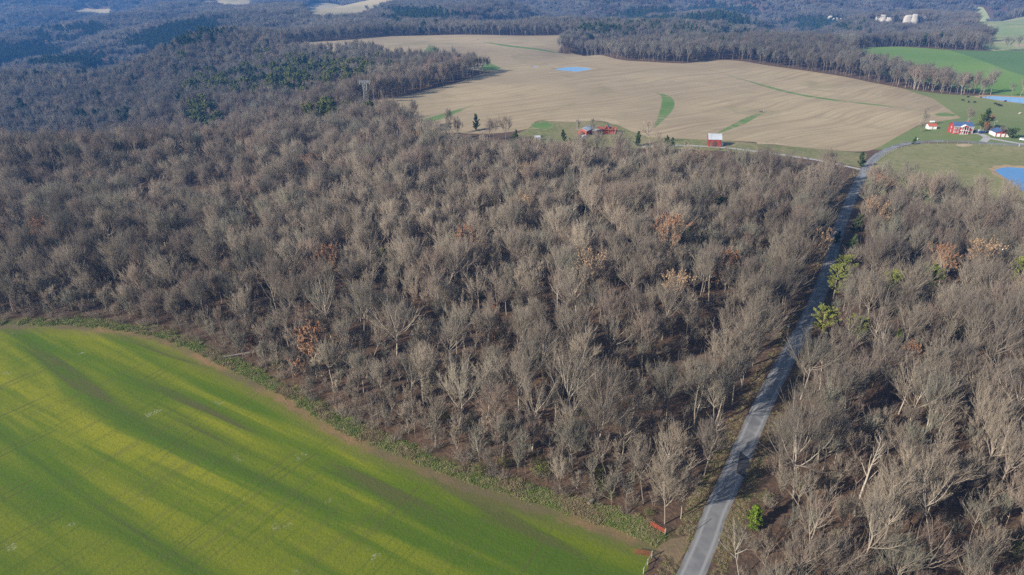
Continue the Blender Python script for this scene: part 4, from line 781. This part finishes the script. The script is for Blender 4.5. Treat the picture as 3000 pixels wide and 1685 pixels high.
b_.build('balcony_railing', 'red_siding', h); MB().box(4.6, 5.3, .2, .9, 6.3, 9.0).build('chimney', 'brick_red', r_)
# garage
h = thing('garage', 'low red garage with white doors, white side wall and blue roof', 'garage', at(2928, 397), R(-10))
MB().prism([(-4.4, -.5), (4.4, -.5), (4.4, 2.7), (0, 4.2), (-4.4, 2.7)], -4.2, 5.2, 'y').build('wall', 'white_paint', h); MB().prism([(-4.4, -.5), (4.4, -.5), (4.4, 2.7), (0, 4.2), (-4.4, 2.7)], -4.26, -4.203, 'y').build('front_wall', 'red_siding', h)
g_ = MB()
for sg in (-1, 1): g_.prism([(sg*4.8, 2.56), (sg*4.8, 2.7), (0, 4.36), (0, 4.21)], -4.6, 5.5, 'y')
g_.build('roof', 'blue_roof', h)
for xx in (-2.7, 0, 2.7): MB().box(xx-.95, xx+.95, -4.33, -4.263, 0, 2.0).build('door', 'white_paint', h)
# white shed with red roof
h = thing('shed', 'small white shed with an orange-red roof left of the farmhouse', 'shed', at(2727, 377), R(-4)); body_gable(5.4, 4.2, 2.3, 3.4).build('wall', 'white_paint', h); roof_gable(5.4, 4.2, 2.3, 3.4).build('roof', 'red_roof', h); MB().box(-.5, .5, -2.16, -2.103, 0, 1.9).build('door', 'grey_wood', h)
# barn by the lane
h = thing('barn', 'tall red barn with pale tin roof beside the lane', 'barn', at(2091, 426), R(-8)); body_gable(7.6, 7.4, 4.6, 7.2).build('wall', 'barn_red', h); r_ = roof_gable(7.6, 7.4, 4.6, 7.2).build('roof', 'tin_roof', h)
g_ = MB()
for i in range(14):
    x_ = -3.9+i*.6
    for sg in (-1, 1): g_.prism([(sg*4.05, 4.49), (sg*4.05, 4.56), (0, 7.42), (0, 7.35)], x_, x_+.06)
g_.build('seam', 'tin_roof', r_); MB().box(-1.3, 1.3, -3.76, -3.703, 0, 2.9).build('door', 'dark_wood', h); MB().box(3.803, 3.86, -1.2, 1.2, 0, 2.8).build('door', 'dark_wood', h); MB().box(3.803, 3.85, -.6, .6, 4.2, 5.3).build('loft_door', 'dark_wood', h)
h = thing('lean_to', 'small white box shed against the right corner of the red barn', 'shed', at(2113, 428), R(-8)); MB().box(-.9, .9, -.8, .8, -.3, 1.9).build('wall', 'white_paint', h); MB().box(-1.1, 1.1, -1., 1., 1.9, 2.05).build('roof', 'tin_roof', h)
# farm ruins
h = thing('machine_shed', 'old red-fronted shed with long white tin roof at the field edge', 'shed', at(1716, 392), R(-30))
MB().prism([(-2.9, -.5), (2.9, -.5), (2.9, 3.2), (0, 4.5), (-2.9, 3.2)], -5.5, 5.5, 'y').build('wall', 'brick_red', h)
g_ = MB()
for sg in (-1, 1): g_.prism([(sg*3.4, 3.0), (sg*3.4, 3.12), (0, 4.65), (0, 4.52)], -5.9, 5.9, 'y')
g_.build('roof', 'tin_roof', h); a_ = MB().prism([(-1.3, -.3), (1.3, -.3), (1.3, 2.0), (0, 2.7), (-1.3, 2.0)], -7.0, -5.51, 'y').build('porch', 'barn_red', h); MB().box(-.5, .5, -7.06, -7.003, 0, 1.8).build('door', 'dark_wood', a_); MB().box(5.0, 8.2, -1.5, 4.5, 2.9, 3.02).build('side_roof', 'tin_roof', h)
for xx, yy in ((8.0, -1.3), (8.0, 4.3)): MB().box(xx-.1, xx+.1, yy-.1, yy+.1, -.4, 2.9).build('post', 'grey_wood', h)
h = thing('collapsed_barn', 'sagging rust-red farm building with a blue tarp on its roof', 'barn', at(1778, 388), R(-8))
MB().prism([(-4.2, -.5), (4.2, -.5), (4.0, 2.4), (-3.4, 2.9)], -6.2, 6.2).build('wall', 'barn_red', h); MB().prism([(-4.8, 2.5), (-4.8, 2.65), (-.4, 3.9), (-.4, 3.75)], -6.6, 6.5).prism([(-.4, 3.74), (-.4, 3.88), (4.6, 2.5), (4.6, 2.36)], -6.0, 6.6).build('roof', 'rust_roof', h)
MB().prism([(-1.8, 2.8), (1.8, 2.8), (0, 5.6)], -3.4, .2, 'y').build('dormer', 'brick_red', h); MB().prism([(-.1, 5.72), (2.2, 2.9), (2.2, 3.0), (0, 5.86)], -3.7, .8, 'y').build('tarp', 'blue_tarp', h)
MB().box(5.2, 5.5, -4.6, -4.3, -.3, 3.6).build('post', 'grey_wood', h); MB().box(-5.6, -2.8, -4.30, -4.203, .2, 2.1).build('opening_shade', 'dark_wood', h)  # flat dark slab coloured as the shade inside the open wall
for k_, (a_, b_) in enumerate([((-9.5, -5.5), 20), ((-8.5, -7), -12), ((8, -5), 35)]):
    pl = thing('board_pile', ['heap of weathered boards left of the collapsed barn', 'smaller board heap in front of the collapsed barn', 'board heap right of the collapsed barn'][k_], 'lumber', tuple(Vector(h.location)+Vector((a_[0], a_[1], 0))), R(b_))
    for j in range(7): MB().box(-1.6, 1.6, -.09, .09, 0, .05, Matrix.Translation((RNG.uniform(-.4, .4), RNG.uniform(-.7, .7), .1+j*.07)) @ Matrix.Rotation(RNG.uniform(-.6, .6), 4, 'Z')).build('board', 'grey_wood', pl)
h = thing('hut', 'small grey-white hut among the trees left of the ruined farm', 'shed', at(1574, 411), R(12)); body_gable(3.4, 2.8, 2.1, 3.0).build('wall', 'grey_wood', h); roof_gable(3.4, 2.8, 2.1, 3.0, .2).build('roof', 'tin_roof', h)
# far farm
h = thing('long_barn', 'long white farm building on the far ridge at the top edge', 'barn', at(1236, 12), R(5)); body_gable(28, 12, 5, 8).build('wall', 'white_paint', h); roof_gable(28, 12, 5, 8, .5).build('roof', 'tin_roof', h)
h = thing('long_barn', 'shorter white building right of the long one on the far ridge', 'barn', at(1256, 12), R(-8)); body_gable(16, 10, 5, 7.5).build('wall', 'white_paint', h); roof_gable(16, 10, 5, 7.5, .5).build('roof', 'tin_roof', h)
# vehicles
def make_car(x, y, z, rz, label, mk, L=4.4, pick=False):
    c = thing('parked_car', label, 'car', (x, y, z), rz, 'vehicles parked at the farms')
    hw = .88; prof = [(-L/2, .35), (L/2, .35), (L/2, .80), (L/2-.9, .95), (L/2-1.5, 1.45), (-.3 if pick else -L/2+.7, 1.47), (-.45 if pick else -L/2+.1, .95), (-L/2, .92)]
    MB().prism(prof, -hw, hw, 'y').build('body', mk, c)
    g = MB()
    for sg in (-1, 1):
        a = L/2-1.62; b = -.2 if pick else -L/2+.85
        g.quad((b, sg*(hw+.006), 1.0), (a+.35, sg*(hw+.006), 1.0), (a, sg*(hw+.006), 1.38), (b, sg*(hw+.006), 1.38))
    g.quad((L/2-.96, -.75, .99), (L/2-.96, .75, .99), (L/2-1.45, .7, 1.41), (L/2-1.45, -.7, 1.41)); link('glass', mesh_np('glass', [(v[0]+(.02 if i >= 8 else 0), v[1], v[2]+(.012 if i >= 8 else 0)) for i, v in enumerate(g.V)], g.F, [MATS['glass']]), c)
    for xx in (-L/2+.8, L/2-.8):
        for sg in (-1, 1): MB().tube([(xx, sg*.72, .33), (xx, sg*.92, .33)], .33, 10).build('wheel', 'tyre', c)
    for sg in (-.6, .6): MB().box(L/2, L/2+.02, sg-.16, sg+.16, .62, .76).build('headlight', 'white_paint', c)
for px, py, rz, lb, mk, L, pk in [(2869, 387, .3, 'white car parked between the farmhouse and the garage', 'car_white', 4.6, False), (2877, 391, .2, 'dark blue car parked just right of the white one', 'car_blue', 4.5, False), (2889, 390, .1, 'dark blue pickup nearest the garage', 'car_blue', 5.2, True), (2848, 387, 1.2, 'black car against the right end of the farmhouse', 'car_dark', 4.5, False),
        (1707, 408, .4, 'white pickup below the tin-roofed shed', 'car_white', 5.2, True), (1713, 402, .5, 'white car just behind the pickup below the tin-roofed shed', 'car_white', 4.5, False), (2998, 412, -.5, 'white car at the right edge of the picture beyond the round evergreen', 'car_white', 4.5, False)]:
    make_car(*at(px, py), rz, lb, mk, L, pk)
t = thing('water_trough', 'white oval tank on the ground behind the red-roofed shed', 'tank', at(2731, 359)); MB().tube([(-1.6, 0, .6), (1.6, 0, .6)], .6, 10).build('tank', 'white_paint', t); MB().box(-1.2, 1.2, -.4, .4, -.1, .25).build('base', 'grey_wood', t)
# poles
def pole(px, py, hgt, label, lamp=False, lean=0., arm=False, cat='pole', name='utility_pole'):
    t = thing(name, label, cat, at(px, py)); MB().tube([(0, 0, -.5), (lean*hgt, 0, hgt)], .16, 6, .11).build('post', 'bleached' if not lamp else 'steel', t)
    if lamp: MB().tube([(0, 0, hgt-.3), (.9, -.3, hgt+.2)], .05, 5).build('arm', 'steel', t); MB().box(.6, 1.3, -.5, -.1, hgt+.1, hgt+.3).build('lamp_head', 'white_paint', t)
    if arm: MB().box(-1.1, 1.1, -.06, .06, hgt-.6, hgt-.45).build('crossarm', 'grey_wood', t)
pole(2906, 388, 7.2, 'tall lamp pole at the left corner of the red garage', True, name='lamp_pole'); pole(2694, 362, 5.6, 'left bleached pole of the pair beside the white shed', lean=.12); pole(2700, 363, 5.4, 'right bleached pole of the pair beside the white shed', lean=.06)
pole(2236, 330, 6.5, 'lone pole at the upper end of the lower green strip', arm=True)
for px, py, lb in [(2687, 411, 'mailbox on the far side of the road opposite the small cedar'), (2985, 431, 'mailbox on the near side of the road at the right')]:
    t = thing('mailbox', lb, 'mailbox', at(px, py)); MB().box(-.06, .06, -.06, .06, -.3, 1.1).build('post', 'white_paint', t); MB().box(-.15, .15, -.3, .3, 1.1, 1.42).build('box', 'white_paint', t)
# lattice pylon
t = thing('pylon', 'grey lattice power pylon standing where the wood meets the stubble field', 'pylon', at(1073, 304))
Hp = 17.; leg_top = .75
for sx_ in (-1, 1):
    for sy_ in (-1, 1): MB().tube([(sx_*2.3, sy_*2.0, -.5), (sx_*1.1, sy_*.9, Hp*.55), (sx_*1.9, sy_*.6, Hp)], .16, 4).build('leg', 'steel', t)
br = MB(); lv = [0, .14, .28, .42, .55, .70, .85, 1.]
def wx(f): return (2.3+(1.1-2.3)*f/.55) if f < .55 else 1.1+(1.9-1.1)*(f-.55)/.45
def wy(f): return (2.0+(.9-2.0)*f/.55) if f < .55 else .9+(.6-.9)*(f-.55)/.45
for a, b in zip(lv[:-1], lv[1:]):
    for sg in (-1, 1):
        br.tube([(-wx(a), sg*wy(a), a*Hp), (wx(b), sg*wy(b), b*Hp)], .08, 3).tube([(wx(a), sg*wy(a), a*Hp), (-wx(b), sg*wy(b), b*Hp)], .08, 3).tube([(sg*wx(a), -wy(a), a*Hp), (sg*wx(b), wy(b), b*Hp)], .08, 3).tube([(sg*wx(a), wy(a), a*Hp), (sg*wx(b), -wy(b), b*Hp)], .08, 3)
br.build('bracing', 'steel', t); MB().box(-4.6, 4.6, -.6, .6, Hp, Hp+.25).box(-4.6, 4.6, -.5, .5, Hp+.9, Hp+1.05).build('crossarm', 'steel', t)
for xx in (-4., 0, 4.): MB().tube([(xx, 0, Hp), (xx, 0, Hp-1.8)], .13, 6).build('insulator', 'white_paint', t)
for px, py, hh, lb in [(1391, 116, 4.5, 'small pale hunting stand on the crest of the stubble field'), (1539, 104, 7., 'tall narrow hunting stand against the far trees behind the stubble')]:
    t = thing('hunting_stand', lb, 'stand', at(px, py)); MB().box(-.9, .9, -.9, .9, hh-2, hh).build('cabin', 'bleached', t)
    for a in (-.8, .8):
        for b in (-.8, .8): MB().box(a-.08, a+.08, b-.08, b+.08, -.4, hh-2).build('leg', 'grey_wood', t)
t = thing('brush_pile', 'dark heap of cut brush beside the lone field pole', 'brush pile', at(2228, 328)); V_, F_ = make_bush(9, 1.4, 4.5, 60, 10, .05); link('branches', mesh_np('branches', V_, F_, [MATS['brush']]), t)
# cows
def cow_mesh(seed, lying=False):
    bm_v = [(0, 0, 1.05, .36), (.62, 0, 1.08, .34), (-.62, 0, 1.08, .33), (1.0, 0, 1.25, .2), (1.32, 0, 1.2, .16), (1.6, 0, 1.02, .1)]; m = MB(); zb = -.55 if lying else 0
    def ell(c, r, n=8):
        V = []; F = []; b = len(m.V)
        for i in range(5):
            a = math.pi*(i+.5)/5
            for j in range(n): t_ = math.tau*j/n; V.append((c[0]-math.cos(a)*r[0], c[1]+math.sin(a)*math.cos(t_)*r[1], c[2]+zb+math.sin(a)*math.sin(t_)*r[2]))
        m.V += V
        for i in range(4):
            for j in range(n): p, q = b+i*n+j, b+i*n+(j+1) % n; m.F += [(p, q, q+n), (p, q+n, p+n)]
        m.F += [(b, b+j+1, b+j) for j in range(1, n-1)]+[(b+4*n, b+4*n+j, b+4*n+j+1) for j in range(1, n-1)]
    return m, ell, zb
def cow(px, py, rz, label, mk='cow_black'):
    t = thing('cow', label, 'cow', at(px, py), rz, 'cattle in the pasture'); m, ell, zb = cow_mesh(0)
    V = []; E = []; R_ = []
    pts = [((0, 0, 1.0), .42), ((.7, 0, 1.05), .40), ((-.75, 0, 1.08), .38), ((1.1, 0, 1.2), .24), ((1.45, 0, .95), .17), ((1.75, 0, .62), .10), ((-1.05, 0, 1.0), .10), ((-1.1, 0, .45), .04)]
    legs = [((.65, s, .55), .13) for s in (.22, -.22)]+[((-.72, s, .58), .15) for s in (.22, -.22)]; feet = [((.65, s, 0), .07) for s in (.22, -.22)]+[((-.8, s, 0), .07) for s in (.22, -.22)]
    hocks = [((.65, s, .28), .08) for s in (.22, -.22)]+[((-.88, s, .36), .08) for s in (.22, -.22)]
    al = pts+legs+hocks+feet; ed = [(0, 1), (0, 2), (1, 3), (3, 4), (4, 5), (2, 6), (6, 7)]+[(1, 8), (1, 9), (2, 10), (2, 11)]+[(8+i, 12+i) for i in range(4)]+[(12+i, 16+i) for i in range(4)]
    me = bpy.data.meshes.new('body'); me.from_pydata([a[0] for a in al], ed, []); me.materials.append(MATS[mk]); o = link('body', me, t); sk = o.modifiers.new('skin', 'SKIN'); me.skin_vertices.new() if not me.skin_vertices else None
    for i, a in enumerate(al): me.skin_vertices[0].data[i].radius = (a[1], a[1])
    me.skin_vertices[0].data[0].use_root = True; o.modifiers.new('sub', 'SUBSURF').levels = 1
    for s in (-1, 1): MB().box(1.3, 1.38, s*.12, s*.34, 1.12, 1.2).build('ear', mk, t)
for px, py, rz, lb in [(2835, 286, .2, 'black cow nearest the tree line, left of the upper pond'), (2873, 288, 1.2, 'black cow at the left tip of the upper pond'), (2821, 296, 2.9, 'small dark cow left of the pasture group'), (2837, 301, .6, 'small dark cow grazing below the tree-line one'), (2854, 302, .1, 'larger black cow alone in the middle of the pasture'),
        (2916, 306, 3.0, 'black cow leading the line of cattle'), (2922, 309, .2, 'second black cow in the line of cattle'), (2927, 311, .5, 'third black cow in the line of cattle'), (2932, 312, .1, 'last black cow in the line of cattle'), (2944, 299, .1, 'black cow at the near bank of the upper pond')]: cow(px, py, rz, lb)
cow(2987, 335, .3, 'cream-coloured cow alone at the right of the pasture', 'cow_pale')
# pale rock faces in the far wood
def rocks(px, py, w_, hgt, label, seed):
    t = thing('rock_outcrop', label, 'rock', at(px, py)); rng = np.random.default_rng(seed)
    for j in range(4):
        a = rng.uniform(-w_*.4, w_*.4); ww = w_*rng.uniform(.25, .45); hh = hgt*rng.uniform(.6, 1.); n = 9; V = []
        for k_, z in enumerate((-6, hh*.45, hh*.8, hh)):
            for i in range(n): an = math.tau*i/n; q = (1-.12*k_)*rng.uniform(.8, 1.1); V.append((a+math.cos(an)*ww*q, math.sin(an)*ww*.6*q+j*1.2, z*rng.uniform(.93, 1.05)))
        F = [f for k_ in range(3) for i in range(n) for f in ((k_*n+i, k_*n+(i+1) % n, (k_+1)*n+(i+1) % n), (k_*n+i, (k_+1)*n+(i+1) % n, (k_+1)*n+i))]+[(3*n, 3*n+i, 3*n+i+1) for i in range(1, n-1)]
        link('boulder', mesh_np('boulder', V, F, [MATS['rock']]), t)
rocks(2440, 68, 24, 20, 'pale block of cliff leftmost in the far wood', 1); rocks(2464, 68, 12, 14, 'small pale rock just right of the leftmost cliff', 2); rocks(2600, 66, 36, 17, 'broad pale cliff below the bare reddish slope', 3); rocks(2662, 74, 28, 22, 'tallest pale cliff right of the reddish slope', 4); rocks(2690, 68, 28, 17, 'rightmost pale cliff in the far wood', 5)
# gates, fence, logs
def gate(p0, p1, hgt, label, mk, rails=6, stiles=4):
    a = Vector(at(*p0)); b = Vector(at(*p1)); L = (b-a).length; t = thing('farm_gate', label, 'gate', a, math.atan2(b.y-a.y, b.x-a.x))
    for i in range(rails): z = .18+(hgt-.2)*i/(rails-1); MB().tube([(0, 0, z), (L, 0, z)], .032, 6).build('rail', mk, t)
    for i in range(stiles): x_ = .04+(L-.08)*i/(stiles-1); MB().box(x_-.03, x_+.03, -.045, -.034, .15, hgt).build('stile', mk, t)
    return b
gate((1905, 1543), (1946, 1566), 1.35, 'bright orange-red metal farm gate at the wood corner by the road', 'gate_red'); gate((1855, 1622), (1907, 1632), 1.3, 'rusty brown metal gate standing open nearest the camera', 'gate_brown', 7, 5)
def post(px, py, hgt, label, r=.11): t = at(px, py); o = MB().tube([(0, 0, -.4), (0, 0, hgt)], r, 8).build('fence_post', 'bleached', None, loc=t, label=label, category='post', group='wooden posts at the field entrance'); return Vector(t)
post(1948, 1567, 1.6, 'pale post holding the orange-red gate'); pA = post(1909, 1634, 1.7, 'pale post at the hinge of the brown gate'); pB = post(1897, 1655, 1.5, 'middle post of the short wooden fence by the brown gate'); pC = post(1885, 1681, 1.5, 'post nearest the camera in the short wooden fence')
def rail(a, b, z0, z1, label): a = Vector(a); b = Vector(b); MB().tube([(0, 0, z0), tuple(b-a+Vector((0, 0, z1)))], .055, 6).build('fence_rail', 'bleached', None, loc=tuple(a), label=label, category='rail', group='rails of the short wooden fence')
rail(pA, pB, 1.45, 1.2, 'sloping rail between the brown gate post and the middle post'); rail(pB, pC, 1.2, 1.2, 'rail between the middle post and the nearest post'); rail(pA, pB, .3, 1.2, 'diagonal brace below the sloping rail')
rail((39.5, 104.3, float(height(39.5, 104.3))+.25), (34.5, 100.5, float(height(34.5, 100.5))+.25), .2, .9, 'fallen grey rail running from the orange-red gate post towards the trees')
t = thing('cut_log', 'short thick cut log lying in weeds at the wood edge', 'log', at(1731, 1476), R(50)); MB().tube([(-.8, 0, .4), (.8, 0, .4)], .42, 12).build('bark', 'log_bark', t); MB().tube([(.8, 0, .4), (.815, 0, .4)], .39, 12).build('cut_face', 'log_end', t); MB().tube([(-.815, 0, .4), (-.8, 0, .4)], .39, 12).build('cut_face', 'log_end', t)
a = Vector(at(636, 1052)); b = Vector(at(770, 1034)); t = thing('fallen_tree', 'pale fallen trunk lying across the dirt path at the field edge', 'log', a, math.atan2(b.y-a.y, b.x-a.x)); L = (b-a).length
MB().tube([(0, 0, .25), (L*.3, .1, .5), (L*.65, -.1, .8), (L, 0, 1.1)], .10, 8, .17).build('trunk', 'bleached', t); bl = MB()
for i in range(9): x_ = RNG.uniform(-.05, .45)*L; an = RNG.uniform(-1.4, 1.4)+math.pi; ln = RNG.uniform(1.5, 3.8); bl.tube([(x_, 0, .35), (x_+math.cos(an)*ln*.5, math.sin(an)*ln*.5, .5), (x_+math.cos(an)*ln, math.sin(an)*ln, RNG.uniform(.1, .9))], .06, 4, .02)
bl.build('branches', 'bleached', t)
t = at(2310, 958); MB().box(-.25, .25, -.2, .2, 0, .3).build('litter_bag', 'white_paint', None, loc=t, label='small white scrap on the left verge halfway along the road', category='litter')
# wire fence with weathered posts along the near side of the bend
fl = smooth_line(H2([(2545, 512), (2560, 484), (2590, 458), (2625, 440), (2668, 428), (2720, 422), (2790, 421), (2870, 425), (2960, 430)]), 5); acc = 0; last = fl[0]; fz_ = thing('wire_fence', 'post and wire fence following the near side of the road bend', 'fence', (float(fl[0][0]), float(fl[0][1]), float(height(*fl[0])))); o0 = Vector(fz_.location); posts = []
for p in fl:
    if np.hypot(*(p-last)) > 4.0 or p is fl[0]: posts.append(Vector((p[0], p[1], float(height(*p))))-o0); last = p
for p in posts: MB().box(p.x-.08, p.x+.08, p.y-.08, p.y+.08, p.z-.3, p.z+1.25).build('post', 'bleached', fz_)
wr = MB()
for z in (.4, .8, 1.15): wr.tube([(p.x, p.y-.1, p.z+z) for p in posts], .015, 3)
wr.build('wire', 'steel', fz_)

# ------------------------------------------------------------------ haze
HB = (-12000, 12000, -2500, 22500)
hm = bpy.data.materials.new('haze'); hm.use_nodes = True; t_ = hm.node_tree; t_.nodes.remove(t_.nodes['Principled BSDF']); v_ = t_.nodes.new('ShaderNodeVolumePrincipled')
v_.inputs['Color'].default_value = (.14, .42, 1.0, 1); v_.inputs['Density'].default_value = .00015; v_.inputs['Anisotropy'].default_value = .1; t_.links.new(v_.outputs[0], t_.nodes['Material Output'].inputs['Volume'])
zlo = float(TZ[(TV[:, 1] > -2400)].min())-1.5; zhi = max(112.0, float(TZ.max())+25)
bx = [(x, y, z) for z in (zlo, zhi) for y in (HB[2], HB[3]) for x in (HB[0], HB[1])]
link('haze', mesh_np('haze', bx, [(0, 2, 3, 1), (4, 5, 7, 6), (0, 1, 5, 4), (2, 6, 7, 3), (0, 4, 6, 2), (1, 3, 7, 5)], [hm]), kind='stuff')
